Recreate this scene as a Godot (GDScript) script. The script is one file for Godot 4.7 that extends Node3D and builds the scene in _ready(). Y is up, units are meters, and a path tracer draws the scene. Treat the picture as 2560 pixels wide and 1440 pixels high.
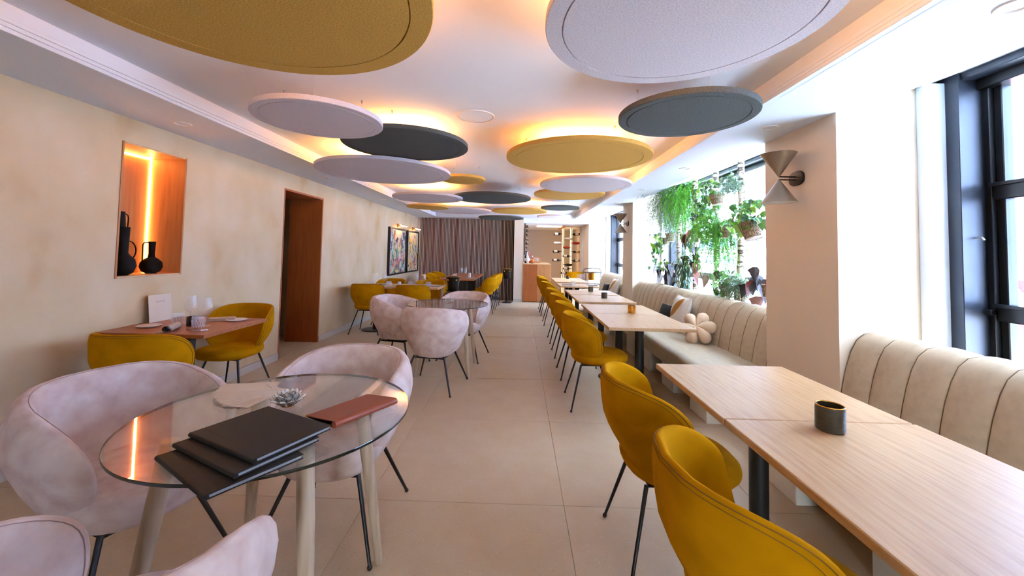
extends Node3D
# A long restaurant room: felt discs under a coffered ceiling, mustard and blush velvet chairs, oak tables along a window banquette.

const S := 2.285      # height of the lower ceiling
const C := 2.43       # height of the coffer's ceiling
const WX := -2.9      # left wall
const PX := 2.0       # room face of the window pillars
const GX := 2.64      # plane of the window casings
const FAR := -11.25   # slatted wall
const WARM := Color(1.0, 0.67, 0.35)

var M := {}
var cache := {}
var used := {}
var rng := RandomNumberGenerator.new()

func _ready() -> void:
	rng.seed = 7
	setup_view()
	make_materials()
	build_shell()
	build_windows()
	build_outside()
	build_ceiling_fittings()
	build_discs()
	build_niche()
	build_slat_wall()
	build_bar_room()
	build_banquettes()
	build_tables()
	build_yellow_chairs()
	build_pink_sets()
	build_left_table()
	build_left_far_tables()
	build_slat_table()
	build_pictures()
	build_sconces()
	build_plants()
	build_small_things()

func setup_view() -> void:
	var cam := Camera3D.new()
	cam.name = "camera"
	add_child(cam)
	cam.position = Vector3(0, 1.35, 0)
	cam.rotation = Vector3(deg_to_rad(2.479), deg_to_rad(1.195), deg_to_rad(1.132))
	var near := 0.05
	cam.set_frustum(near * 1440.0 / 996.0, Vector2(0, -near * (720.0 - 587.86) / 996.0), near, 200.0)
	cam.current = true
	var env := Environment.new()
	env.background_mode = Environment.BG_SKY
	var sky := Sky.new()
	var sm := ProceduralSkyMaterial.new()
	sm.sky_top_color = Color(0.80, 0.89, 1.0)
	sm.sky_horizon_color = Color(0.92, 0.96, 1.0)
	sm.ground_horizon_color = Color(0.7, 0.7, 0.7)
	sm.ground_bottom_color = Color(0.5, 0.5, 0.5)
	sm.sky_energy_multiplier = 4.5
	sm.ground_energy_multiplier = 1.5
	sky.sky_material = sm
	env.sky = sky
	env.tonemap_mode = Environment.TONE_MAPPER_LINEAR
	env.tonemap_exposure = 1.65
	env.sdfgi_enabled = true
	env.ssao_enabled = true
	env.ssil_enabled = true
	var we := WorldEnvironment.new()
	we.name = "environment"
	we.environment = env
	add_child(we)
	# the sun stands over the roof and lights the street outside, not the room
	var sun := DirectionalLight3D.new()
	sun.name = "sun"
	sun.light_color = Color(0.97, 0.99, 1.0)
	sun.light_energy = 26.0
	sun.light_angular_distance = 0.6
	sun.shadow_enabled = true
	sun.sky_mode = DirectionalLight3D.SKY_MODE_LIGHT_ONLY
	add_child(sun)
	sun.look_at_from_position(Vector3.ZERO, Vector3(0.22, -0.75, 0.62))

# ---------------------------------------------------------------- materials

func ntex(sd: int, freq: float, oct: int, stops: Array, size := 256, kind := FastNoiseLite.TYPE_SIMPLEX_SMOOTH, contrast := 1.0) -> ImageTexture:
	var n := FastNoiseLite.new()
	n.seed = sd
	n.noise_type = kind
	n.frequency = freq
	n.fractal_octaves = oct
	var im := n.get_seamless_image(size, size)
	var data := im.get_data()
	var ch := data.size() / (size * size)
	var out := PackedByteArray()
	out.resize(size * size * 3)
	var lut := PackedByteArray()
	lut.resize(256 * 3)
	for k in 256:
		var f := clampf((k / 255.0 - 0.5) * contrast + 0.5, 0.0, 1.0) * (stops.size() - 1)
		var a := mini(int(f), stops.size() - 2)
		var col: Color = (stops[a] as Color).lerp(stops[a + 1], f - a)
		lut[k * 3] = int(col.r * 255)
		lut[k * 3 + 1] = int(col.g * 255)
		lut[k * 3 + 2] = int(col.b * 255)
	for p in size * size:
		var v := data[p * ch] * 3
		out[p * 3] = lut[v]
		out[p * 3 + 1] = lut[v + 1]
		out[p * 3 + 2] = lut[v + 2]
	return ImageTexture.create_from_image(Image.create_from_data(size, size, false, Image.FORMAT_RGB8, out))

func mat(key: String, col: Color, rough := 0.6, metal := 0.0, spec := 0.5) -> StandardMaterial3D:
	var m := StandardMaterial3D.new()
	m.resource_name = key
	m.albedo_color = col
	m.roughness = rough
	m.metallic = metal
	m.metallic_specular = spec
	M[key] = m
	return m

func tri(m: StandardMaterial3D, tex: Texture2D, sc: Vector3, world := false) -> void:
	m.albedo_texture = tex
	m.uv1_triplanar = true
	m.uv1_world_triplanar = world
	m.uv1_scale = sc
	m.uv1_triplanar_sharpness = 6.0

func relief(m: StandardMaterial3D, tex: Texture2D, cm: float) -> void:
	m.heightmap_enabled = true
	m.heightmap_texture = tex
	m.heightmap_scale = cm

func grey(a: float) -> Color:
	return Color(a, a, a)

func make_materials() -> void:
	var white := mat("white_paint", Color(0.88, 0.915, 0.945), 0.85)
	white.metallic_specular = 0.3
	mat("tan_paint", Color(0.86, 0.79, 0.70), 0.85, 0, 0.3)
	var plaster := mat("plaster", Color.WHITE, 0.75, 0, 0.35)
	tri(plaster, ntex(11, 0.006, 4, [Color(0.745, 0.615, 0.44), Color(0.785, 0.68, 0.53), Color(0.80, 0.705, 0.565), Color(0.82, 0.735, 0.61)], 512, FastNoiseLite.TYPE_SIMPLEX_SMOOTH, 1.2), Vector3(0.42, 0.30, 0.42), true)
	# floor: pale stone with small chips
	for k in 3:
		var fl := mat("stone%d" % k, grey(0.985 + 0.006 * k), 0.42, 0, 0.42)
		tri(fl, speckle(21 + k, Color(0.77, 0.67, 0.545), [Color(0.70, 0.56, 0.44), Color(0.87, 0.82, 0.75), Color(0.72, 0.66, 0.58)]), Vector3(0.9, 0.9, 0.9), true)
		fl.uv1_offset = Vector3(0.37 * k, 0.11 * k, 0.53 * k)
	mat("grout", Color(0.60, 0.53, 0.45), 0.9)
	mat("skirting", Color(0.74, 0.69, 0.62), 0.6)
	# oak
	var oak_t := ntex(31, 0.012, 5, [Color(0.70, 0.53, 0.35), Color(0.765, 0.60, 0.42), Color(0.785, 0.63, 0.45), Color(0.815, 0.665, 0.485)], 512, FastNoiseLite.TYPE_SIMPLEX, 0.9)
	var oak := mat("oak_along_z", Color.WHITE, 0.42, 0, 0.45)
	tri(oak, oak_t, Vector3(7.5, 7.5, 0.5))
	var oax := mat("oak_along_x", Color.WHITE, 0.42, 0, 0.45)
	tri(oax, oak_t, Vector3(0.5, 7.5, 7.5))
	var oay := mat("oak_upright", Color(0.88, 0.74, 0.60), 0.5, 0, 0.4)
	tri(oay, oak_t, Vector3(3.0, 0.28, 3.0))
	var oad := mat("oak_brown", Color(0.80, 0.55, 0.36), 0.5, 0, 0.4)
	tri(oad, oak_t, Vector3(2.6, 0.25, 2.6))
	var oae := mat("oak_edge", Color(0.86, 0.68, 0.53), 0.5, 0, 0.4)
	tri(oae, oak_t, Vector3(2.0, 2.0, 2.0))
	var red := mat("cherry", Color(0.83, 0.62, 0.50), 0.4, 0, 0.45)
	tri(red, oak_t, Vector3(0.3, 3.2, 3.2))
	var beech := mat("beech", Color.WHITE, 0.55)
	tri(beech, ntex(33, 0.012, 4, [Color(0.62, 0.53, 0.43), Color(0.70, 0.61, 0.51), Color(0.74, 0.66, 0.56)], 256), Vector3(8.0, 0.6, 8.0))
	# velvet
	var must := mat("mustard", Color(0.76, 0.52, 0.02), 0.8, 0, 0.1)
	tri(must, ntex(41, 0.02, 3, [grey(0.86), grey(0.93), grey(1.0)], 256), Vector3(1.2, 1.2, 1.2))
	must.rim_enabled = true
	must.rim = 0.7
	must.rim_tint = 1.0
	mat("mustard_piping", Color(0.50, 0.33, 0.01), 0.8)
	var pink := mat("blush", Color(0.90, 0.83, 0.80), 0.85, 0, 0.12)
	tri(pink, ntex(43, 0.022, 4, [Color(0.855, 0.78, 0.75), Color(0.905, 0.86, 0.84), Color(0.945, 0.93, 0.915), Color(0.985, 0.98, 0.975)], 512, FastNoiseLite.TYPE_SIMPLEX_SMOOTH, 1.15), Vector3(0.7, 0.7, 0.7))
	pink.rim_enabled = true
	pink.rim = 0.4
	pink.rim_tint = 0.8
	mat("blush_seam", Color(0.68, 0.57, 0.53), 0.8)
	var leather := mat("taupe_leather", Color.WHITE, 0.5, 0, 0.4)
	tri(leather, ntex(45, 0.03, 4, [Color(0.70, 0.63, 0.53), Color(0.735, 0.665, 0.56), Color(0.76, 0.69, 0.585)], 256), Vector3(2, 2, 2))
	mat("leather_seam", Color(0.50, 0.42, 0.31), 0.7)
	mat("cream_block", Color(0.84, 0.81, 0.74), 0.7)
	mat("black_metal", Color(0.035, 0.034, 0.033), 0.42, 0.0, 0.5)
	mat("black_satin", Color(0.05, 0.05, 0.055), 0.35, 0.2, 0.5)
	# felt discs
	for f in [["yellow", Color(0.72, 0.54, 0.24), Color(0.82, 0.66, 0.37)], ["lilac", Color(0.755, 0.715, 0.73), Color(0.855, 0.825, 0.835)], ["dark", Color(0.27, 0.28, 0.27), Color(0.38, 0.39, 0.38)]]:
		var fm := mat("felt_" + f[0], Color.WHITE, 0.95, 0, 0.15)
		tri(fm, ntex(51, 0.13, 3, [f[1], (f[1] as Color).lerp(f[2], 0.5), f[2]], 256, FastNoiseLite.TYPE_SIMPLEX, 1.2), Vector3(3, 3, 3))
	mat("steel", Color(0.75, 0.74, 0.72), 0.3, 0.9)
	mat("wire", Color(0.8, 0.8, 0.8), 0.4, 0.6)
	lamp("led", WARM, 26.0)
	lamp("led_disc", WARM, 7.0)
	lamp("led_rack", Color(1.0, 0.72, 0.45), 7.0)
	lamp("panel_light", Color(1.0, 0.97, 0.92), 1.2)
	lamp("tube", Color(1.0, 0.82, 0.62), 12.0)
	var glass := mat("pane", Color(1, 1, 1, 0.03), 0.02)
	glass.transparency = BaseMaterial3D.TRANSPARENCY_ALPHA
	var gt := mat("table_glass", Color(0.80, 0.86, 0.80, 0.10), 0.015)
	gt.transparency = BaseMaterial3D.TRANSPARENCY_ALPHA
	var gs := mat("stemware", Color(0.9, 0.9, 0.9, 0.12), 0.02)
	gs.transparency = BaseMaterial3D.TRANSPARENCY_ALPHA
	mat("glass_edge", Color(0.03, 0.10, 0.075), 0.08, 0, 0.6)
	mat("navy_frame", Color(0.105, 0.125, 0.165), 0.35, 0, 0.5)
	mat("sash_black", Color(0.028, 0.03, 0.036), 0.3, 0, 0.5)
	var bronze := mat("bronze", Color(0.60, 0.54, 0.46), 0.36, 0.7)
	bronze.anisotropy_enabled = false
	mat("brass", Color(0.80, 0.58, 0.24), 0.22, 1.0)
	mat("lamp_white", Color(0.9, 0.88, 0.85), 0.6)
	mat("vase_black", Color(0.045, 0.043, 0.042), 0.75, 0, 0.3)
	mat("slat_gap", Color(0.035, 0.03, 0.03), 0.9)
	var sl := [Color(0.72, 0.65, 0.58), Color(0.67, 0.60, 0.54), Color(0.70, 0.56, 0.48), Color(0.64, 0.44, 0.37)]
	for k in 4:
		mat("slat%d" % k, sl[k], 0.6)
	mat("grey_wall", Color(0.73, 0.71, 0.69), 0.85)
	mat("porcelain", Color(0.88, 0.86, 0.84), 0.25)
	var linen := mat("linen", Color.WHITE, 0.9)
	tri(linen, ntex(61, 0.1, 2, [Color(0.66, 0.60, 0.54), Color(0.76, 0.70, 0.64)], 128), Vector3(6, 6, 6))
	mat("linen_dark", Color(0.20, 0.19, 0.18), 0.9)
	mat("paper", Color(0.86, 0.76, 0.66), 0.8)
	mat("paper_pale", Color(0.84, 0.77, 0.68), 0.8)
	mat("ink", Color(0.62, 0.52, 0.44), 0.8)
	var fold := mat("menu_grey", Color(0.13, 0.125, 0.12), 0.55, 0, 0.35)
	mat("menu_pages", Color(0.55, 0.55, 0.56), 0.5)
	mat("tan_leather", Color(0.55, 0.25, 0.14), 0.45, 0, 0.45)
	mat("dark_lining", Color(0.06, 0.045, 0.04), 0.6)
	mat("smoke_glass", Color(0.13, 0.10, 0.085), 0.15, 0, 0.5)
	mat("ribbed_dark", Color(0.30, 0.28, 0.23), 0.3, 0.5)
	mat("capiz", Color(0.87, 0.85, 0.82), 0.25, 0, 0.5)
	mat("capiz_edge", Color(0.25, 0.19, 0.12), 0.4, 0.6)
	mat("cutlery", Color(0.60, 0.47, 0.33), 0.28, 0.9)
	mat("cushion_white", Color(0.86, 0.83, 0.79), 0.9)
	mat("cushion_black", Color(0.04, 0.04, 0.04), 0.9)
	mat("cushion_beige", Color(0.83, 0.72, 0.60), 0.95)
	mat("piping_white", Color(0.9, 0.88, 0.85), 0.9)
	# plants
	var bark := mat("birch", Color.WHITE, 0.85)
	tri(bark, ntex(71, 0.03, 3, [Color(0.30, 0.25, 0.20), Color(0.72, 0.66, 0.57), Color(0.82, 0.78, 0.70), Color(0.88, 0.85, 0.79)], 256, FastNoiseLite.TYPE_SIMPLEX, 1.6), Vector3(1.3, 2.2, 1.3))
	var bb := mat("bark_pot", Color.WHITE, 0.9)
	tri(bb, ntex(72, 0.05, 3, [Color(0.28, 0.22, 0.17), Color(0.52, 0.43, 0.34), Color(0.68, 0.60, 0.50)], 256, FastNoiseLite.TYPE_SIMPLEX, 1.5), Vector3(6.0, 3.0, 6.0))
	mat("pot_band", Color(0.85, 0.83, 0.80), 0.7)
	mat("soil", Color(0.10, 0.08, 0.06), 0.95)
	leafy("leaf_mid", Color(0.25, 0.47, 0.12))
	leafy("leaf_dark", Color(0.12, 0.28, 0.11))
	leafy("leaf_lime", Color(0.45, 0.63, 0.10))
	leafy("leaf_fern", Color(0.30, 0.58, 0.08))
	leafy("leaf_moss", Color(0.40, 0.50, 0.37))
	leafy("leaf_eucalyptus", Color(0.24, 0.35, 0.28))
	leafy("leaf_ivy", Color(0.16, 0.31, 0.15))
	leafy("leaf_red", Color(0.42, 0.08, 0.09))
	var beg := mat("leaf_begonia", Color.WHITE, 0.5)
	tri(beg, dots(81, Color(0.09, 0.05, 0.055), Color(0.75, 0.70, 0.68)), Vector3(9, 9, 9))
	# beyond
	mat("asphalt", Color(0.72, 0.74, 0.77), 0.9)
	mat("facade_pale", Color(0.84, 0.88, 0.93), 0.8)
	mat("facade_blue", Color(0.42, 0.55, 0.78), 0.8)
	mat("facade_glass", Color(0.35, 0.45, 0.55), 0.1)
	mat("car_red", Color(0.6, 0.12, 0.13), 0.25)
	mat("tyre", Color(0.05, 0.05, 0.05), 0.8)
	# bottles
	mat("bottle_dark", Color(0.03, 0.035, 0.03), 0.12)
	mat("bottle_red", Color(0.62, 0.07, 0.13), 0.3)
	mat("bottle_rose", Color(0.62, 0.20, 0.18), 0.2)
	mat("bottle_clear", Color(0.82, 0.83, 0.82), 0.15)
	mat("label_white", Color(0.88, 0.87, 0.85), 0.7)
	mat("label_cream", Color(0.80, 0.68, 0.42), 0.7)
	mat("amber", Color(0.75, 0.38, 0.05), 0.15)
	mat("rack_brown", Color(0.22, 0.12, 0.06), 0.5)

func lamp(key: String, col: Color, e: float) -> void:
	var m := mat(key, col, 0.5)
	m.emission_enabled = true
	m.emission = col
	m.emission_energy_multiplier = e

func leafy(key: String, col: Color) -> void:
	var m := mat(key, col, 0.45, 0, 0.4)
	m.backlight_enabled = true
	m.backlight = Color(0.22, 0.22, 0.15)
	m.cull_mode = BaseMaterial3D.CULL_DISABLED

func speckle(sd: int, base: Color, chips: Array) -> ImageTexture:
	var r := RandomNumberGenerator.new()
	r.seed = sd
	var n := FastNoiseLite.new()
	n.seed = sd
	n.frequency = 0.008
	n.fractal_octaves = 3
	var w := 512
	var soft := n.get_seamless_image(w, w).get_data()
	var im := Image.create(w, w, false, Image.FORMAT_RGB8)
	for y in w:
		for x in w:
			im.set_pixel(x, y, base.lightened((soft[y * w + x] / 255.0 - 0.5) * 0.12 + (r.randf() - 0.5) * 0.025 + 0.03))
	for k in 2600:
		var c: Color = chips[r.randi() % chips.size()]
		c = base.lerp(c, r.randf_range(0.25, 0.8))
		im.fill_rect(Rect2i(r.randi() % w, r.randi() % w, r.randi_range(1, 3), r.randi_range(1, 2)), c)
	return ImageTexture.create_from_image(im)

func dots(sd: int, base: Color, spot: Color) -> ImageTexture:
	var r := RandomNumberGenerator.new()
	r.seed = sd
	var im := Image.create(128, 128, false, Image.FORMAT_RGB8)
	im.fill(base)
	for k in 46:
		im.fill_rect(Rect2i(r.randi() % 124, r.randi() % 124, r.randi_range(2, 4), r.randi_range(2, 4)), spot)
	return ImageTexture.create_from_image(im)

# ---------------------------------------------------------------- nodes

func numbered(called: String) -> String:
	var k: int = used.get(called, 0)
	used[called] = k + 1
	return called if k == 0 else "%s_%03d" % [called, k]

func thing(called: String, label: String, category: String, at := Vector3.ZERO, turn := 0.0, group := "") -> Node3D:
	var o := Node3D.new()
	o.name = numbered(called)
	add_child(o)
	o.position = at
	o.rotation.y = turn
	o.set_meta("label", label)
	o.set_meta("category", category)
	if group:
		o.set_meta("group", group)
	return o

func struct_(called: String, at := Vector3.ZERO) -> Node3D:
	var o := Node3D.new()
	o.name = numbered(called)
	add_child(o)
	o.position = at
	o.set_meta("kind", "structure")
	return o

func part(called: String, mesh: Mesh, m: String, parent: Node, at := Vector3.ZERO, rot := Vector3.ZERO) -> MeshInstance3D:
	var o := MeshInstance3D.new()
	o.name = called
	o.mesh = mesh
	o.material_override = M[m]
	parent.add_child(o, true)
	o.position = at
	o.rotation = rot
	return o

func copy(o: Node3D, at: Vector3, turn: float, label: String, base: String) -> Node3D:
	var c: Node3D = o.duplicate()
	c.name = numbered(base)
	add_child(c)
	c.position = at
	c.rotation.y = turn
	c.set_meta("label", label)
	return c

# a box given by two corners, in its parent's axes
func blk(called: String, parent: Node, m: String, a: Vector3, b: Vector3, bev := 0.0) -> MeshInstance3D:
	var lo := Vector3(minf(a.x, b.x), minf(a.y, b.y), minf(a.z, b.z))
	var hi := Vector3(maxf(a.x, b.x), maxf(a.y, b.y), maxf(a.z, b.z))
	return part(called, bbox(hi - lo, bev), m, parent, (lo + hi) / 2)

func sblk(called: String, m: String, a: Vector3, b: Vector3) -> MeshInstance3D:
	var o := blk(numbered(called), self, m, a, b)
	o.set_meta("kind", "structure")
	return o

# ---------------------------------------------------------------- meshes

func arr(v: PackedVector3Array, n: PackedVector3Array, t: PackedInt32Array, uv := PackedVector2Array()) -> ArrayMesh:
	for k in range(0, t.size(), 3):
		var a := t[k]
		var f := (v[t[k + 2]] - v[a]).cross(v[t[k + 1]] - v[a])
		if f.dot(n[a] + n[t[k + 1]] + n[t[k + 2]]) < 0:
			var s := t[k + 1]
			t[k + 1] = t[k + 2]
			t[k + 2] = s
	var d := []
	d.resize(Mesh.ARRAY_MAX)
	d[Mesh.ARRAY_VERTEX] = v
	d[Mesh.ARRAY_NORMAL] = n
	d[Mesh.ARRAY_INDEX] = t
	if uv.size():
		d[Mesh.ARRAY_TEX_UV] = uv
	var m := ArrayMesh.new()
	m.add_surface_from_arrays(Mesh.PRIMITIVE_TRIANGLES, d)
	return m

# smooth mesh: normals gathered from the faces; out = 1 turns them away from the middle (closed shapes)
func smooth(v: PackedVector3Array, t: PackedInt32Array, uv := PackedVector2Array(), closed := true) -> ArrayMesh:
	var n := PackedVector3Array()
	n.resize(v.size())
	var vol := 0.0
	for k in range(0, t.size(), 3):
		var a := v[t[k]]
		var b := v[t[k + 1]]
		var c := v[t[k + 2]]
		var f := (c - a).cross(b - a)
		vol += a.dot(f)
		n[t[k]] += f
		n[t[k + 1]] += f
		n[t[k + 2]] += f
	var sg := -1.0 if (closed and vol < 0) else 1.0
	for k in n.size():
		n[k] = (n[k] * sg).normalized()
	return arr(v, n, t, uv)

# grid of nu x nv points; wu / wv close it
func grid(nu: int, nv: int, f: Callable, wu := false, wv := false, closed := true, with_uv := false) -> ArrayMesh:
	var v := PackedVector3Array()
	var uv := PackedVector2Array()
	for i in nu:
		for j in nv:
			v.append(f.call(i, j))
			if with_uv:
				uv.append(Vector2(float(i) / (nu - 1), float(j) / (nv - 1)))
	var t := PackedInt32Array()
	for i in (nu if wu else nu - 1):
		for j in (nv if wv else nv - 1):
			var a := i * nv + j
			var b := ((i + 1) % nu) * nv + j
			var c := ((i + 1) % nu) * nv + (j + 1) % nv
			var d := i * nv + (j + 1) % nv
			t.append_array(PackedInt32Array([a, b, c, a, c, d]))
	return smooth(v, t, uv, closed)

func flat_faces(faces: Array) -> ArrayMesh:
	# faces: arrays of 3 or 4 points and last an outward hint
	var v := PackedVector3Array()
	var n := PackedVector3Array()
	var t := PackedInt32Array()
	for f in faces:
		var c: int = f.size() - 1
		var nn: Vector3 = (f[2] - f[0]).cross(f[1] - f[0]).normalized()
		if nn.dot(f[c]) < 0:
			nn = -nn
		var at := v.size()
		for k in c:
			v.append(f[k])
			n.append(nn)
		for k in range(1, c - 1):
			t.append_array(PackedInt32Array([at, at + k, at + k + 1]))
	return arr(v, n, t)

func bbox(s: Vector3, bev := 0.0) -> ArrayMesh:
	var key := "b%.4f,%.4f,%.4f,%.4f" % [s.x, s.y, s.z, bev]
	if cache.has(key):
		return cache[key]
	var h := s / 2
	var e := minf(bev, minf(h.x, minf(h.y, h.z)) * 0.8)
	var faces := []
	for ax in 3:
		var u := (ax + 1) % 3
		var w := (ax + 2) % 3
		for sg in [-1, 1]:
			var q := []
			for c in [[-1, -1], [1, -1], [1, 1], [-1, 1]]:
				var p := Vector3.ZERO
				p[ax] = h[ax] * sg
				p[u] = (h[u] - e) * c[0]
				p[w] = (h[w] - e) * c[1]
				q.append(p)
			var out := Vector3.ZERO
			out[ax] = sg
			q.append(out)
			faces.append(q)
			if e > 0:
				for s2 in [-1, 1]:     # the edge between this face (ax, sg) and (u, s2)
					var r := []
					for c in [[0, -1], [1, -1], [1, 1], [0, 1]]:
						var p := Vector3.ZERO
						p[ax] = (h[ax] - (e if c[0] == 1 else 0.0)) * sg
						p[u] = (h[u] - (0.0 if c[0] == 1 else e)) * s2
						p[w] = (h[w] - e) * c[1]
						r.append(p)
					var o2 := Vector3.ZERO
					o2[ax] = sg
					o2[u] = s2
					r.append(o2)
					faces.append(r)
	if e > 0:
		for a in [-1, 1]:
			for b in [-1, 1]:
				for c in [-1, 1]:
					var g := Vector3(a, b, c)
					faces.append([g * Vector3(h.x, h.y - e, h.z - e), g * Vector3(h.x - e, h.y, h.z - e), g * Vector3(h.x - e, h.y - e, h.z), g])
	cache[key] = flat_faces(faces)
	return cache[key]

# turned shape: profile of (radius, height), bottom to top on the outside
func lathe(p: Array, seg := 32, squash := 1.0) -> ArrayMesh:
	var v := PackedVector3Array()
	var n := PackedVector3Array()
	var t := PackedInt32Array()
	var ns := []
	for k in p.size() - 1:
		var d: Vector2 = (p[k + 1] - p[k]).normalized()
		ns.append(Vector2(d.y, -d.x))
	for k in p.size() - 1:
		var n0: Vector2 = ns[k]
		var n1: Vector2 = ns[k]
		if k > 0 and ns[k - 1].dot(ns[k]) > 0.75:
			n0 = (ns[k - 1] + ns[k]).normalized()
		if k < ns.size() - 1 and ns[k + 1].dot(ns[k]) > 0.75:
			n1 = (ns[k + 1] + ns[k]).normalized()
		var at := v.size()
		for i in seg + 1:
			var a := TAU * i / seg
			for e in [[p[k], n0], [p[k + 1], n1]]:
				v.append(Vector3(cos(a) * e[0].x, e[0].y, sin(a) * e[0].x * squash))
				n.append(Vector3(cos(a) * e[1].x, e[1].y, sin(a) * e[1].x).normalized())
			if i < seg:
				var b := at + i * 2
				t.append_array(PackedInt32Array([b, b + 1, b + 3, b, b + 3, b + 2]))
	return arr(v, n, t)

func cyl(r: float, h: float, seg := 24, bev := 0.002) -> ArrayMesh:
	var key := "c%.4f,%.4f,%d,%.4f" % [r, h, seg, bev]
	if not cache.has(key):
		cache[key] = lathe([Vector2(0, 0), Vector2(r - bev, 0), Vector2(r, bev), Vector2(r, h - bev), Vector2(r - bev, h), Vector2(0, h)], seg)
	return cache[key]

func tube(pts: Array, rad, seg := 8, closed_loop := false) -> ArrayMesh:
	var v := PackedVector3Array()
	var n := PackedVector3Array()
	var t := PackedInt32Array()
	var cnt := pts.size()
	var up := Vector3.UP
	var ref := Vector3.ZERO
	for k in cnt:
		var d: Vector3
		if closed_loop:
			d = pts[(k + 1) % cnt] - pts[(k - 1 + cnt) % cnt]
		else:
			d = pts[mini(k + 1, cnt - 1)] - pts[maxi(k - 1, 0)]
		d = d.normalized()
		if k == 0:
			ref = d.cross(up if absf(d.y) < 0.9 else Vector3.RIGHT).normalized()
		else:
			ref = (ref - d * ref.dot(d)).normalized()
		var side := d.cross(ref)
		var r: float = rad[k] if rad is Array else rad
		for i in seg:
			var a := TAU * i / seg
			var o := ref * cos(a) + side * sin(a)
			v.append(pts[k] + o * r)
			n.append(o)
	for k in (cnt if closed_loop else cnt - 1):
		for i in seg:
			var a := k * seg + i
			var b := k * seg + (i + 1) % seg
			var c := ((k + 1) % cnt) * seg + (i + 1) % seg
			var d := ((k + 1) % cnt) * seg + i
			t.append_array(PackedInt32Array([a, b, c, a, c, d]))
	if not closed_loop:
		for e in [0, cnt - 1]:
			var at := v.size()
			var dn: Vector3 = (pts[0] - pts[1]).normalized() if e == 0 else (pts[cnt - 1] - pts[cnt - 2]).normalized()
			v.append(pts[e])
			n.append(dn)
			for i in seg:
				v.append(v[e * seg + i])
				n.append(dn)
			for i in seg:
				t.append_array(PackedInt32Array([at, at + 1 + i, at + 1 + (i + 1) % seg]))
	return arr(v, n, t)

# polygon in x, y pushed along z from z0 to z1
func prism(poly: Array, z0: float, z1: float) -> ArrayMesh:
	var faces := []
	var mid := Vector2.ZERO
	for p in poly:
		mid += p / poly.size()
	var area := 0.0
	for k in poly.size():
		area += poly[k].cross(poly[(k + 1) % poly.size()])
	for k in poly.size():
		var a: Vector2 = poly[k]
		var b: Vector2 = poly[(k + 1) % poly.size()]
		var o := (b - a).orthogonal() * (1.0 if area < 0 else -1.0)
		# outward of a counter-clockwise polygon is (dy, -dx)
		o = Vector2(b.y - a.y, a.x - b.x) * signf(area)
		faces.append([Vector3(a.x, a.y, z0), Vector3(b.x, b.y, z0), Vector3(b.x, b.y, z1), Vector3(a.x, a.y, z1), Vector3(o.x, o.y, 0)])
	var tr := Geometry2D.triangulate_polygon(PackedVector2Array(poly))
	for k in range(0, tr.size(), 3):
		for z in [z0, z1]:
			var q := []
			for e in 3:
				var p: Vector2 = poly[tr[k + e]]
				q.append(Vector3(p.x, p.y, z))
			q.append(Vector3(0, 0, -1 if z == minf(z0, z1) else 1))
			faces.append(q)
	return flat_faces(faces)

func ball(r: float, seg := 12) -> ArrayMesh:
	var p := []
	for k in 9:
		var a := -PI / 2 + PI * k / 8
		p.append(Vector2(maxf(cos(a) * r, 0.0), sin(a) * r))
	return lathe(p, seg)

func spow(x: float, e: float) -> float:
	return signf(x) * pow(absf(x), e)

# padded shape with a superellipse outline: rings of (share of the outline, height)
func pad(hw: float, hd: float, e: float, rings: Array, seg := 40, wave := 0.0, waves := 0) -> ArrayMesh:
	var v := PackedVector3Array()
	var t := PackedInt32Array()
	for r in rings:
		for i in seg:
			var a := TAU * i / seg
			var k: float = r.x * (1.0 + wave * cos(a * waves))
			v.append(Vector3(spow(cos(a), 2.0 / e) * hw * k, r.y, spow(sin(a), 2.0 / e) * hd * k))
	for k in rings.size() - 1:
		for i in seg:
			var a := k * seg + i
			var b := k * seg + (i + 1) % seg
			t.append_array(PackedInt32Array([a, b, b + seg, a, b + seg, a + seg]))
	return smooth(v, t)

# ---------------------------------------------------------------- the room

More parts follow.
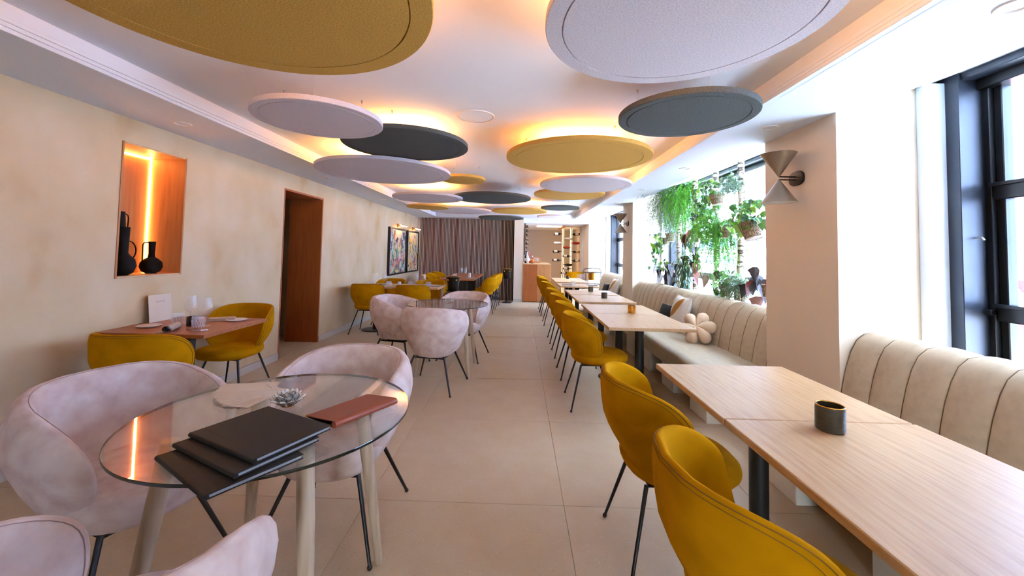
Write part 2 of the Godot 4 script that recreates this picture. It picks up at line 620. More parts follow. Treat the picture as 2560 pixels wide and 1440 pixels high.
func build_shell() -> void:
	var fl := struct_("floor")
	blk("bed", fl, "grout", Vector3(-5.6, -0.12, 3.3), Vector3(2.9, -0.003, -15.6))
	var tile := bbox(Vector3(1.0575, 0.02, 1.0575), 0.0012)
	for i in range(-6, 3):
		for j in range(-5, 14):
			var x := 0.26 + i * 1.06 + 0.53
			var z := -2.2 - j * 1.06 + 0.53
			if x > 2.9 or z < -15.6:
				continue
			part("tile", tile, "stone%d" % rng.randi_range(0, 2), fl, Vector3(x, -0.01, z))
	# left wall with a niche and a doorway
	var wl := struct_("wall_left")
	var bx := -3.4
	blk("wall_panel", wl, "plaster", Vector3(WX, 0, 3.3), Vector3(bx, 2.9, -2.803))
	blk("wall_panel", wl, "plaster", Vector3(WX, 0, -2.803), Vector3(bx, 1.105, -3.363))
	blk("wall_panel", wl, "plaster", Vector3(WX, 2.108, -2.803), Vector3(bx, 2.9, -3.363))
	blk("wall_panel", wl, "plaster", Vector3(-3.21, 1.105, -2.803), Vector3(bx, 2.108, -3.363))
	blk("wall_panel", wl, "plaster", Vector3(WX, 0, -3.363), Vector3(bx, 2.9, -4.82))
	blk("wall_panel", wl, "plaster", Vector3(WX, 2.085, -4.82), Vector3(bx, 2.9, -5.77))
	blk("wall_panel", wl, "plaster", Vector3(WX, 0, -5.77), Vector3(bx, 2.9, FAR - 0.4))
	# doorway lining
	var d1 := struct_("door_1")
	blk("lining", d1, "oak_brown", Vector3(WX + 0.004, 0, -5.742), Vector3(bx + 0.03, 2.085, -5.77), 0.002)
	blk("lining", d1, "oak_brown", Vector3(WX + 0.004, 0, -4.82), Vector3(bx + 0.03, 2.085, -4.80), 0.002)
	blk("head", d1, "oak_brown", Vector3(WX + 0.004, 2.060, -4.82), Vector3(bx + 0.03, 2.085, -5.742), 0.002)
	# passage behind it
	var wc := struct_("wall_passage")
	blk("wall_panel", wc, "plaster", Vector3(-5.6, 0, -6.25), Vector3(bx, 2.5, -6.45))
	blk("wall_panel", wc, "plaster", Vector3(-5.4, 0, -3.6), Vector3(-5.6, 2.5, -6.25))
	blk("wall_panel", wc, "plaster", Vector3(-5.6, 0, -3.4), Vector3(bx, 2.5, -3.6))
	blk("passage_ceiling", wc, "white_paint", Vector3(-5.6, 2.5, -3.4), Vector3(bx, 2.6, -6.45))
	blk("skirting", wc, "skirting", Vector3(-5.4, 0, -6.235), Vector3(bx, 0.09, -6.25))
	# skirting on the left wall
	var bl := struct_("baseboard_left")
	for s in [[3.3, -4.80], [-5.77, FAR]]:
		blk("board", bl, "skirting", Vector3(WX, 0, s[0]), Vector3(WX + 0.012, 0.085, s[1]), 0.002)
	# wall behind the camera
	var wb := struct_("wall_back")
	blk("wall_panel", wb, "plaster", Vector3(-3.4, 0, 3.3), Vector3(0.3, 2.9, 3.5))
	blk("wall_panel", wb, "plaster", Vector3(0.9, 0, 3.3), Vector3(2.95, 2.9, 3.5))
	blk("wall_panel", wb, "plaster", Vector3(0.3, 2.2, 3.3), Vector3(0.9, 2.9, 3.5))
	# far wall: slatted part is built apart; here the wall behind it and the white pier beside the bar
	var wf := struct_("wall_far")
	blk("wall_panel", wf, "white_paint", Vector3(-3.4, 0, FAR - 0.2), Vector3(-0.16, 2.9, FAR - 0.4))
	blk("pier", wf, "tan_paint", Vector3(-0.165, 0, -10.96), Vector3(0.085, 2.9, -11.65))
	blk("skirting", wf, "skirting", Vector3(-0.165, 0, -10.945), Vector3(0.085, 0.08, -10.96))
	# window side
	var wr := struct_("wall_right")
	for p in [[-1.0, 1.1], [-3.285, -2.55], [-7.80, -7.13], [-12.6, -11.66]]:
		blk("pillar", wr, "tan_paint", Vector3(PX, 0, p[0]), Vector3(2.95, 2.9, p[1]))
	blk("wall_panel", wr, "tan_paint", Vector3(PX, 0, 1.1), Vector3(2.95, 2.9, 3.3))
	blk("spandrel", wr, "white_paint", Vector3(GX + 0.02, 0, -12.0), Vector3(2.95, 0.42, 0.4))
	blk("lintel", wr, "white_paint", Vector3(GX, 2.49, -12.0), Vector3(2.95, 3.0, 0.4))
	for z in [-2.55, -7.13, -11.66]:   # boxed-in pipe beside each window
		blk("pipe_box", wr, "white_paint", Vector3(2.50, 0, z), Vector3(GX, 2.46, z + 0.05), 0.004)
	# ceilings
	var ce := struct_("ceiling")
	blk("coffer_slab", ce, "white_paint", Vector3(-2.45, C, 3.3), Vector3(1.62, C + 0.12, -11.0))
	blk("soffit", ce, "white_paint", Vector3(WX, S, 3.3), Vector3(-2.335, C + 0.12, FAR))
	blk("soffit", ce, "white_paint", Vector3(1.50, S, 3.3), Vector3(PX, C + 0.12, -12.6))
	blk("soffit", ce, "white_paint", Vector3(-2.335, S, -10.83), Vector3(1.50, C + 0.12, -11.66))
	blk("soffit", ce, "white_paint", Vector3(-2.335, S, 2.3), Vector3(1.50, C + 0.12, 3.3))
	part("bay_slope", prism([Vector2(PX, S), Vector2(GX, 2.49), Vector2(GX, 2.9), Vector2(PX, 2.9)], -12.0, 1.1), "white_paint", ce)
	# stepped moulding of the coffer
	var t1 := struct_("trim_1")
	var t2 := struct_("trim_2")
	var t3 := struct_("trim_3")
	for k in 3:
		var y := S + k * 0.027
		var o := 0.010 * k
		blk("fin", t1, "white_paint", Vector3(-2.34, y, 2.3), Vector3(-2.30 - o, y + 0.021, -10.83), 0.002)
		blk("fin", t2, "white_paint", Vector3(1.505, y, 2.3), Vector3(1.465 + o, y + 0.021, -10.83), 0.002)
		blk("fin", t3, "white_paint", Vector3(-2.34, y, -10.835), Vector3(1.505, y + 0.021, -10.80 - o), 0.002)

func build_windows() -> void:
	var spans := [[-2.55, -1.0, [1.055, 1.765]], [-7.13, -3.285, [1.055]], [-11.66, -7.80, [1.055, 1.765]]]
	for k in 3:
		var z0: float = spans[k][0]
		var z1: float = spans[k][1]
		var w := struct_("window_%d" % (k + 1))
		# casing and reveal
		for e in [[z0, 1.0], [z1, -1.0]]:
			var a: float = e[0]
			var s: float = e[1]
			blk("casing", w, "navy_frame", Vector3(GX - 0.008, 0.40, a), Vector3(GX + 0.16, 2.49, a + 0.125 * s), 0.003)
			blk("stile", w, "sash_black", Vector3(GX + 0.13, 0.42, a + 0.125 * s), Vector3(GX + 0.20, 2.49, a + 0.16 * s), 0.003)
			blk("stile", w, "sash_black", Vector3(GX + 0.16, 0.42, a + 0.16 * s), Vector3(GX + 0.22, 2.49, a + 0.20 * s), 0.004)
		blk("head_board", w, "navy_frame", Vector3(GX + 0.01, 2.445, z0), Vector3(GX + 0.10, 2.49, z1), 0.004)
		blk("head_rail", w, "sash_black", Vector3(GX + 0.10, 2.385, z0), Vector3(GX + 0.22, 2.49, z1), 0.004)
		blk("sill", w, "sash_black", Vector3(GX - 0.02, 0.40, z0), Vector3(GX + 0.22, 0.46, z1), 0.004)
		for r in spans[k][2]:
			blk("rail", w, "sash_black", Vector3(GX + 0.145, r - 0.05, z0 + 0.15), Vector3(GX + 0.215, r + 0.05, z1 - 0.15), 0.006)
			blk("rail_ledge", w, "sash_black", Vector3(GX + 0.125, r + 0.03, z0 + 0.15), Vector3(GX + 0.15, r + 0.05, z1 - 0.15), 0.003)
		var edges := [0.46]
		edges.append_array(spans[k][2])
		edges.append(2.39)
		for q in edges.size() - 1:
			blk("pane", w, "pane", Vector3(GX + 0.183, edges[q], z0 + 0.18), Vector3(GX + 0.189, edges[q + 1], z1 - 0.18))
		# catch on the reveal
		part("catch", tube([Vector3(GX + 0.07, 1.49, z0 + 0.125), Vector3(GX + 0.07, 1.49, z0 + 0.16), Vector3(GX + 0.075, 1.475, z0 + 0.165)], 0.006), "steel", w)
		blk("latch", w, "sash_black", Vector3(GX + 0.10, 1.04, z0 + 0.125), Vector3(GX + 0.145, 1.07, z0 + 0.165), 0.004)


	# glazed entrance behind the camera
	var e := struct_("door_2")
	for x in [0.3, 0.85]:
		blk("stile", e, "sash_black", Vector3(x, 0, 3.38), Vector3(x + 0.05, 2.2, 3.44), 0.003)
	for y in [0.0, 2.14]:
		blk("rail", e, "sash_black", Vector3(0.35, y, 3.38), Vector3(0.85, y + 0.06, 3.44), 0.003)
	blk("pane", e, "pane", Vector3(0.35, 0.06, 3.405), Vector3(0.85, 2.14, 3.411))

func build_outside() -> void:
	var g := struct_("street")
	blk("road", g, "asphalt", Vector3(2.96, -0.25, 40), Vector3(40, -0.15, -40))
	blk("road", g, "asphalt", Vector3(-30, -0.25, 40), Vector3(2.96, -0.15, 3.5))
	var b := thing("street_building", "pale building with horizontal blue bands across the street outside the windows", "building")
	blk("wall", b, "facade_pale", Vector3(9.1, -0.15, 25), Vector3(14, 9.0, -35))
	var y := 0.0
	var hs := [0.75, 0.28, 0.55, 0.16, 0.62, 0.22, 0.48, 0.30, 0.66, 0.2, 0.9, 0.3, 1.1, 0.4]
	for k in hs.size():
		if k % 2 == 0:
			blk("band", b, "facade_blue", Vector3(9.02, y, 25), Vector3(9.1, y + hs[k] * 0.62, -35))
			blk("ledge", b, "facade_pale", Vector3(8.86, y + hs[k] * 0.62, 25), Vector3(9.1, y + hs[k] * 0.62 + 0.07, -35), 0.01)
		y += hs[k]
	var ck := blk("sign_panel", b, "facade_pale", Vector3(8.98, 1.15, -6.6), Vector3(9.0, 1.75, -9.0))
	ck.set_meta("label", "pale blue sign panel with a white tick")
	part("tick_mark", prism([Vector2(-0.22, 0.06), Vector2(-0.15, 0.12), Vector2(-0.05, -0.02), Vector2(0.26, 0.33), Vector2(0.30, 0.30), Vector2(-0.05, -0.14)], -0.01, 0.01), "label_white", b, Vector3(8.96, 1.42, -7.45), Vector3(0, -PI / 2, 0))
	var car := thing("car", "red car parked across the street, seen low in the nearest window", "car", Vector3(7.0, -0.15, -5.8))
	var body := [Vector2(-2.0, 0.3), Vector2(-2.05, 0.62), Vector2(-1.35, 0.78), Vector2(-0.8, 1.28), Vector2(0.75, 1.30), Vector2(1.45, 0.85), Vector2(2.0, 0.75), Vector2(2.05, 0.3)]
	part("body", prism(body, -0.85, 0.85), "car_red", car, Vector3.ZERO, Vector3(0, PI / 2, 0))
	part("side_window", prism([Vector2(-1.1, 0.82), Vector2(-0.72, 1.2), Vector2(0.7, 1.22), Vector2(1.2, 0.85)], -0.865, 0.865), "facade_glass", car, Vector3.ZERO, Vector3(0, PI / 2, 0))
	for z in [-1.25, 1.25]:
		for x in [-0.88, 0.7]:
			part("wheel", cyl(0.32, 0.18, 20, 0.02), "tyre", car, Vector3(x + 0.18, 0.32, z), Vector3(0, 0, PI / 2))

func build_ceiling_fittings() -> void:
	var dl := lathe([Vector2(0.034, 0.012), Vector2(0.046, 0.0), Vector2(0.056, 0.0), Vector2(0.058, 0.004), Vector2(0.058, 0.012)], 28)
	var cup := lathe([Vector2(0.0, 0.010), Vector2(0.034, 0.010), Vector2(0.034, 0.012), Vector2(0, 0.012)], 20)
	var spots := [[-2.60, -2.96, "above the lit wall niche on the plain strip of ceiling"], [-2.57, -5.12, "in the left strip of ceiling by the doorway"], [-2.57, -7.3, "in the left strip of ceiling past the doorway"],
		[1.79, -1.45, "at the top right corner of the photo"], [1.78, -2.87, "above the bronze sconce on the nearer pillar"], [1.75, -4.27, "over the banquette with the flower cushion"],
		[1.74, -5.75, "over the far end of the plant window"], [1.76, -7.22, "beside the farther pillar's top"]]
	for s in spots:
		var t := thing("ceiling_spotlight", "small round recessed spotlight " + s[2], "spotlight", Vector3(s[0], S - 0.006, s[1]), 0, "recessed spotlights in the lower ceiling")
		part("trim_ring", dl, "lamp_white", t)
		part("reflector", cup, "steel", t)
	var sp := thing("ceiling_speaker", "flat white round loudspeaker set in the middle of the ceiling", "speaker", Vector3(-0.375, C - 0.008, -3.13))
	part("rim", lathe([Vector2(0.135, 0.002), Vector2(0.14, 0.0), Vector2(0.15, 0.002), Vector2(0.152, 0.008)], 40), "lamp_white", sp)
	part("grille", lathe([Vector2(0, 0.001), Vector2(0.134, 0.003), Vector2(0.136, 0.008)], 40), "white_paint", sp)

func build_discs() -> void:
	# felt, x, height of the underside, z, radius, lamp strength, label
	var ds := [
		["yellow", -0.963, 2.200, -1.249, 0.652, 1.0, "largest ochre felt ceiling disc, cut by the photo's top left edge"],
		["lilac", 0.587, 2.200, -1.448, 0.508, 1.0, "large lilac grey felt ceiling disc cut by the photo's top edge"],
		["lilac", -1.358, 2.200, -2.608, 0.403, 0.0, "lilac grey felt disc just below the largest ochre disc"],
		["dark", -1.004, 2.250, -3.409, 0.532, 0.8, "charcoal felt disc tucked behind two lilac discs"],
		["lilac", -1.514, 2.200, -4.365, 0.717, 0.9, "wide lilac grey felt disc over the left moulding, in front of a small ochre one"],
		["yellow", -0.736, 2.240, -4.961, 0.282, 0.0, "small ochre felt disc half hidden behind a wide lilac disc"],
		["yellow", 0.530, 2.240, -3.742, 0.675, 1.0, "ochre felt disc glowing brightly from above, right of the ceiling loudspeaker"],
		["lilac", 0.801, 2.200, -4.985, 0.564, 0.7, "lilac grey felt disc just under the glowing ochre disc"],
		["dark", 1.010, 2.200, -2.453, 0.403, 0.0, "charcoal felt disc hanging alone beside the right moulding"],
		["yellow", 0.734, 2.240, -6.087, 0.535, 0.5, "ochre felt disc half hidden behind a lilac disc on the right"],
		["lilac", -1.525, 2.200, -6.478, 0.567, 0.8, "lilac grey felt disc over the left moulding above the dining tables"],
		["dark", -0.496, 2.240, -6.681, 0.661, 0.0, "wide charcoal felt disc in the middle of the far ceiling"],
		["yellow", -1.838, 2.200, -7.826, 0.407, 0.0, "thin looking ochre felt disc crossing the far left moulding"],
		["lilac", -1.335, 2.240, -8.834, 0.675, 0.8, "lilac grey felt disc behind the ochre one at the far left moulding"],
		["yellow", -0.029, 2.210, -8.423, 0.580, 0.5, "far ochre felt disc in front of the slatted wall's top"],
		["dark", 0.790, 2.250, -8.042, 0.385, 0.0, "small far charcoal felt disc near the right moulding"],
		["lilac", 0.789, 2.200, -9.433, 0.405, 0.4, "farthest small lilac felt disc above the bar opening"],
		["dark", -0.483, 2.180, -9.805, 0.557, 0.0, "farthest charcoal felt disc overlapping the slatted wall"]]
	var hook := lathe([Vector2(0, -0.022), Vector2(0.004, -0.022), Vector2(0.005, -0.008), Vector2(0.008, -0.006), Vector2(0.008, 0), Vector2(0, 0)], 10)
	for d in ds:
		var r: float = d[4]
		var t := thing("ceiling_disc", d[6], "ceiling panel", Vector3(d[1], d[2], d[3]), 0, "felt discs hanging from the ceiling")
		var g := r * 0.872
		var th := 0.034
		part("felt_panel", lathe([Vector2(0, 0), Vector2(g - 0.003, 0), Vector2(g - 0.002, 0.008), Vector2(g + 0.002, 0.008), Vector2(g + 0.003, 0), Vector2(r - 0.003, 0), Vector2(r, 0.003), Vector2(r, th - 0.003), Vector2(r - 0.003, th), Vector2(0, th)], 96), "felt_" + d[0], t)
		for k in 3:
			var a: float = TAU * k / 3.0 + 0.5 + d[1]
			var p := Vector3(cos(a), 0, sin(a)) * r * 0.72
			part("wire", cyl(0.0009, C - d[2] - th - 0.02, 6, 0.0001), "wire", t, p + Vector3(0, th, 0))
			part("hook", hook, "steel", t, p + Vector3(0, C - d[2], 0))
		if d[5] > 0:
			var lr := r * 0.60
			var ring := []
			for k in 48:
				ring.append(Vector3(cos(TAU * k / 48), 0, sin(TAU * k / 48)) * lr + Vector3(0, th + 0.006, 0))
			part("light_strip", tube(ring, 0.006, 6, true), "led_disc", t)
			var l := AreaLight3D.new()
			l.name = "strip_light"
			l.area_size = Vector2(lr * 1.5, lr * 1.5)
			l.light_color = WARM
			l.light_energy = 1.9 * d[5] * r / 0.65
			l.shadow_enabled = true
			l.area_range = 12.0
			t.add_child(l, true)
			l.position = Vector3(0, th + 0.014, 0)
			l.rotation = Vector3(PI / 2, 0, 0)

func build_niche() -> void:
	var n := struct_("trim_4")
	n.set_meta("label", "oak lining of the lit wall niche")
	var z0 := -2.803
	var z1 := -3.363
	var f := WX + 0.006
	var b := -3.20
	blk("back_board", n, "oak_upright", Vector3(b, 1.105, z0), Vector3(b - 0.012, 2.108, z1))
	blk("side_board", n, "oak_upright", Vector3(f, 1.105, z1 + 0.014), Vector3(b, 2.108, z1), 0.001)
	blk("side_board", n, "oak_upright", Vector3(f, 1.105, z0), Vector3(b, 2.108, z0 - 0.014), 0.001)
	blk("top_board", n, "oak_along_x", Vector3(f, 2.094, z0 - 0.014), Vector3(b, 2.108, z1 + 0.014), 0.001)
	blk("base_board", n, "oak_along_x", Vector3(f, 1.105, z0 - 0.014), Vector3(b, 1.119, z1 + 0.014), 0.001)
	var l := thing("niche_light", "glowing warm light strip along the back corner of the wall niche", "light strip", Vector3(b, 1.119, z1 + 0.014))
	blk("light_strip", l, "led", Vector3(0.001, 0.0, 0.002), Vector3(0.012, 0.974, 0.014))
	blk("light_strip", l, "led", Vector3(0.001, 0.963, 0.014), Vector3(0.012, 0.974, 0.53))
	for q in [[Vector3(0.014, 0.485, 0.016), Vector2(0.012, 0.95), Vector3(0.8, 0, 0.6), 0.10], [Vector3(0.014, 0.955, 0.27), Vector2(0.5, 0.012), Vector3(0.6, -0.8, 0.0), 0.06]]:
		var o := AreaLight3D.new()
		o.name = "strip_light"
		o.light_color = WARM
		o.light_energy = q[3]
		o.area_size = q[1]
		o.area_range = 12.0
		o.shadow_enabled = true
		l.add_child(o, true)
		o.position = q[0]
		o.basis = Basis.looking_at((q[2] as Vector3).normalized(), Vector3.UP)
	# black vases
	var v1 := thing("vase", "small black vase with a round belly and square handle, standing apart in the niche", "vase", Vector3(-3.06, 1.119, -3.255))
	part("body", lathe([Vector2(0, 0), Vector2(0.035, 0), Vector2(0.062, 0.018), Vector2(0.076, 0.052), Vector2(0.070, 0.09), Vector2(0.045, 0.118), Vector2(0.024, 0.132), Vector2(0.020, 0.16), Vector2(0.024, 0.262), Vector2(0.018, 0.262), Vector2(0.014, 0.16), Vector2(0, 0.15)], 32), "vase_black", v1)
	part("handle", tube([Vector3(-0.008, 0.255, 0.02), Vector3(-0.012, 0.25, 0.06), Vector3(-0.014, 0.235, 0.068), Vector3(-0.014, 0.105, 0.066), Vector3(-0.01, 0.088, 0.058)], 0.0045, 8), "vase_black", v1)
	var v2 := thing("vase", "round bellied black vase with a curved ring handle, front left in the niche", "vase", Vector3(-3.015, 1.119, -2.955))
	part("body", lathe([Vector2(0, 0), Vector2(0.045, 0), Vector2(0.075, 0.02), Vector2(0.092, 0.07), Vector2(0.082, 0.12), Vector2(0.052, 0.152), Vector2(0.041, 0.17), Vector2(0.045, 0.365), Vector2(0.037, 0.365), Vector2(0.033, 0.18), Vector2(0, 0.17)], 32), "vase_black", v2)
	for s in [-1, 1]:
		var ring := []
		for k in 13:
			var a := -PI / 2 + PI * k / 12
			ring.append(Vector3(0.01, 0.185 + sin(a) * 0.075, s * (0.044 + cos(a) * 0.062)))
		part("handle", tube(ring, 0.0045, 8), "vase_black", v2)
	var v3 := thing("vase", "tall black cone shaped vase with a thin angular handle, rear left in the niche", "vase", Vector3(-3.125, 1.119, -3.03))
	part("body", lathe([Vector2(0, 0), Vector2(0.062, 0), Vector2(0.066, 0.01), Vector2(0.036, 0.49), Vector2(0.029, 0.49), Vector2(0.05, 0.03), Vector2(0, 0.02)], 32), "vase_black", v3)
	part("handle", tube([Vector3(0, 0.485, -0.034), Vector3(0, 0.465, -0.070), Vector3(0, 0.44, -0.076), Vector3(0, 0.16, -0.066), Vector3(0, 0.14, -0.056)], 0.0045, 8), "vase_black", v3)

func build_slat_wall() -> void:
	var w := thing("slatted_wall", "dark wall panel of narrow upright taupe and reddish slats at the far end", "wall panel", Vector3(0, 0, FAR))
	blk("backing", w, "slat_gap", Vector3(WX + 0.06, 0, -0.2), Vector3(-0.166, S, 0.0))
	var n := 66
	var w0 := WX + 0.07
	var step := (-0.19 - w0) / n
	var sm := bbox(Vector3(step * 0.50, S, 0.035), 0.003)
	for k in n:
		var pick := 0
		var q := rng.randf()
		if q > 0.55:
			pick = 1
		if q > 0.8 or k % 9 == 4:
			pick = 2
		if k % 11 == 3 or k % 17 == 9:
			pick = 3
		part("slat", sm, "slat%d" % pick, w, Vector3(w0 + (k + 0.5) * step, S / 2, 0.018))
	var st := blk("end_post", w, "tan_paint", Vector3(WX + 0.001, 0, -0.19), Vector3(WX + 0.06, S, 0.05))
	st.name = "end_post"

func build_bar_room() -> void:
	var w := struct_("wall_bar")
	blk("wall_panel", w, "grey_wall", Vector3(-0.2, 0, -15.3), Vector3(2.6, 2.6, -15.6))
	blk("wall_panel", w, "grey_wall", Vector3(PX, 0, -12.6), Vector3(2.3, 2.6, -15.3))
	blk("wall_panel", w, "tan_paint", Vector3(0.06, 0, -11.65), Vector3(-0.2, 2.6, -15.3))
	blk("corner_bead", w, "white_paint", Vector3(PX - 0.03, 0, -12.6), Vector3(PX, 2.22, -12.66))
	var c := struct_("ceiling_bar")
	blk("slab", c, "white_paint", Vector3(-0.2, 2.225, -11.68), Vector3(1.998, 2.6, -15.6))
	var vent := thing("ceiling_light_panel", "flat white square light panel in the ceiling over the bar", "ceiling light", Vector3(0.95, 2.222, -13.0))
	for k in 4:
		var a := PI / 2 * k
		part("frame_bar", bbox(Vector3(1.0, 0.012, 0.05), 0.003), "lamp_white", vent, Vector3(cos(a) * 0.47, 0, sin(a) * 0.47), Vector3(0, PI / 2 - a, 0))
	part("diffuser", bbox(Vector3(0.82, 0.01, 0.82), 0.002), "panel_light", vent, Vector3(0, -0.002, 0))
	var pl := AreaLight3D.new()
	pl.name = "panel_glow"
	pl.area_size = Vector2(0.8, 0.8)
	pl.light_color = Color(1.0, 0.95, 0.88)
	pl.light_energy = 0.55
	pl.area_range = 12.0
	pl.shadow_enabled = true
	vent.add_child(pl, true)
	pl.position = Vector3(0, -0.012, 0)
	pl.rotation = Vector3(-PI / 2, 0, 0)
	var beam := thing("ceiling_lamp", "short slanted wooden bar lamp on the bar ceiling", "lamp", Vector3(1.38, 2.20, -13.2))
	part("housing", bbox(Vector3(0.12, 0.04, 1.4), 0.005), "oak_edge", beam)
	# counter
	var b := thing("bar_counter", "oak fronted bar counter at the far end", "counter", Vector3(0.095, 0, -10.93))
	blk("front_panel", b, "oak_brown", Vector3(0, 0.02, 0), Vector3(0.385, 1.03, -0.03), 0.003)
	blk("front_panel", b, "oak_upright", Vector3(0.389, 0.02, 0), Vector3(0.765, 1.03, -0.03), 0.003)
	blk("side_panel", b, "oak_upright", Vector3(0.735, 0.02, -0.03), Vector3(0.765, 1.03, -1.9), 0.003)
	blk("worktop", b, "oak_along_x", Vector3(0.0, 1.03, 0.0), Vector3(0.765, 1.055, -1.9), 0.003)
	blk("plinth", b, "black_satin", Vector3(0.0, 0, -0.02), Vector3(0.75, 0.02, -1.9))
	var bx := thing("wooden_box", "low pale wooden box standing on the bar counter", "box", Vector3(0.47, 1.056, -11.75))
	blk("front", bx, "oak_upright", Vector3(-0.14, 0, 0.1), Vector3(0.14, 0.17, 0.085), 0.002)
	blk("back", bx, "oak_upright", Vector3(-0.14, 0, -0.1), Vector3(0.14, 0.17, -0.085), 0.002)
	for s in [-1, 1]:
		blk("side", bx, "oak_upright", Vector3(s * 0.14, 0, -0.085), Vector3(s * 0.126, 0.17, 0.085), 0.002)
	blk("base", bx, "oak_upright", Vector3(-0.126, 0, -0.085), Vector3(0.126, 0.012, 0.085))
	var tall := lathe([Vector2(0, 0), Vector2(0.036, 0), Vector2(0.038, 0.004), Vector2(0.038, 0.19), Vector2(0.03, 0.215), Vector2(0.014, 0.24), Vector2(0.0135, 0.30), Vector2(0.015, 0.30), Vector2(0.015, 0.315), Vector2(0, 0.315)], 20)
	for q in [[0.17, -11.15, "bottle_dark", "dark bottle at the pier end of the bar"], [0.25, -11.25, "bottle_rose", "pinkish bottle among the bottles on the bar"], [0.21, -11.05, "bottle_clear", "clear bottle in front of the dark one on the bar"]]:
		var t := thing("spirit_bottle", q[3], "bottle", Vector3(q[0], 1.056, q[1]), 0, "bottles standing on the bar")
		part("body", tall, q[2], t)
		part("label_band", lathe([Vector2(0.0385, 0.06), Vector2(0.0387, 0.06), Vector2(0.0387, 0.14), Vector2(0.0385, 0.14)], 20), "label_white", t)
	var snif := thing("amber_decanter", "round amber decanter on the bar", "decanter", Vector3(0.34, 1.056, -11.1))
	part("body", lathe([Vector2(0, 0), Vector2(0.04, 0), Vector2(0.066, 0.03), Vector2(0.07, 0.07), Vector2(0.05, 0.105), Vector2(0.016, 0.125), Vector2(0.016, 0.17), Vector2(0, 0.17)], 24), "amber", snif)
	part("stopper", ball(0.022, 12), "bottle_clear", snif, Vector3(0, 0.19, 0))
	for q in [0, 1]:
		wine_glass(Vector3(0.42 + 0.07 * q, 1.056, -11.05), "stemmed glass on the bar, %s the amber decanter" % ["next to", "second from"][q], "glasses on the bar", 0.75)
	# bottles racked on the wall left of the bar
	var rk := thing("bottle_rack", "tall black rack of wine bottles against the pier by the bar", "rack", Vector3(0.12, 1.28, -11.72))
	blk("upright", rk, "black_metal", Vector3(0, 0, 0), Vector3(0.03, 0.93, 0.06), 0.003)
	for k in 7:
		blk("peg", rk, "black_metal", Vector3(0.03, 0.05 + k * 0.125, 0.02), Vector3(0.13, 0.06 + k * 0.125, 0.04))
	var wb := wine_bottle_mesh()
	for k in 7:
		var t := thing("wine_bottle", "dark wine bottle in the rack by the bar, %s from the top" % ["first", "second", "third", "fourth", "fifth", "sixth", "seventh"][6 - k], "bottle", Vector3(0.19, 1.28 + 0.105 + k * 0.125, -11.86), 0, "wine bottles in the rack by the bar")
		part("body", wb[0], "bottle_dark", t, Vector3.ZERO, Vector3(-PI / 2, 0, 0)).rotation = Vector3(PI / 2, 0, 0)
		part("foil", wb[2], ["bottle_dark", "bottle_red", "bottle_dark", "label_cream", "bottle_dark", "bottle_dark", "bottle_red"][k], t, Vector3.ZERO, Vector3(PI / 2, 0, 0))
	# lit wine wall
	var wr := thing("wine_wall_rack", "pair of glowing upright wine posts before the grey wall behind the bar", "rack", Vector3(0, 0, -13.56))
	for x in [1.448, 1.721]:
		blk("post", wr, "rack_brown", Vector3(x - 0.012, 0.0, 0.03), Vector3(x + 0.012, 2.222, 0.10), 0.002)
		for s in [-1, 1]:
			blk("light_strip", wr, "led_rack", Vector3(x + s * 0.013, 0.03, 0.035), Vector3(x + s * 0.030, 2.20, 0.05))
		var l := AreaLight3D.new()
		l.name = "rack_light"
		l.area_size = Vector2(0.06, 2.1)
		l.light_color = Color(1.0, 0.80, 0.58)
		l.light_energy = 0.25
		l.shadow_enabled = true
		l.area_range = 12.0
		wr.add_child(l, true)
		l.position = Vector3(x, 1.12, 0.026)
	var rows := [[1.434, 2.08, 1, "bottle_dark", "label_white"], [1.448, 1.744, 1, "bottle_clear", "label_white"], [1.411, 1.416, 1, "bottle_dark", "label_white"], [1.399, 1.093, 1, "bottle_dark", "label_white"],
		[1.79, 1.907, -1, "bottle_clear", "label_white"], [1.777, 1.582, 1, "bottle_rose", "bottle_rose"], [1.773, 1.255, 1, "bottle_dark", "label_white"], [1.80, 0.929, -1, "bottle_dark", "bottle_dark"], [1.79, 0.787, 1, "bottle_dark", "label_white"], [1.72, 0.618, 1, "bottle_dark", "label_white"],
		[2.08, 2.082, -1, "bottle_dark", "label_white"], [2.07, 1.745, -1, "bottle_red", "bottle_red"], [2.10, 1.422, -1, "bottle_dark", "label_cream"], [2.09, 1.09, -1, "bottle_dark", "label_white"]]
	var words := ["top left", "second left, pale", "third left", "bottom left", "top middle, pale", "pinkish in the middle", "middle", "unlabelled low middle", "lower middle", "lowest", "top right", "bright red", "cream labelled", "bottom right"]
	for k in rows.size():
		var q: Array = rows[k]
		var x: float = minf(q[0], 1.90) if k >= 10 else q[0]
		x = q[0] - 0.1 if k >= 10 else q[0]
		var t := thing("display_bottle", "%s wine bottle lying on the lit wine wall" % words[k], "bottle", Vector3((q[0] - 0.01) * 0.894, 1.35 + (q[1] - 1.35) * 0.894, -13.44), 0, "wine bottles on the lit wine wall")
		var sg: float = q[2]
		var rot := Vector3(0, 0, -PI / 2 * sg)
		part("body", wb[0], q[3], t, Vector3.ZERO, rot)
		part("wine_label", wb[1], q[4], t, Vector3.ZERO, rot)
		part("holder", bbox(Vector3(0.22, 0.008, 0.03), 0.001), "rack_brown", t, Vector3(0, -0.042, 0))
		part("bracket", bbox(Vector3(0.012, 0.012, 0.12), 0.001), "rack_brown", t, Vector3(0.0, -0.042, -0.06))

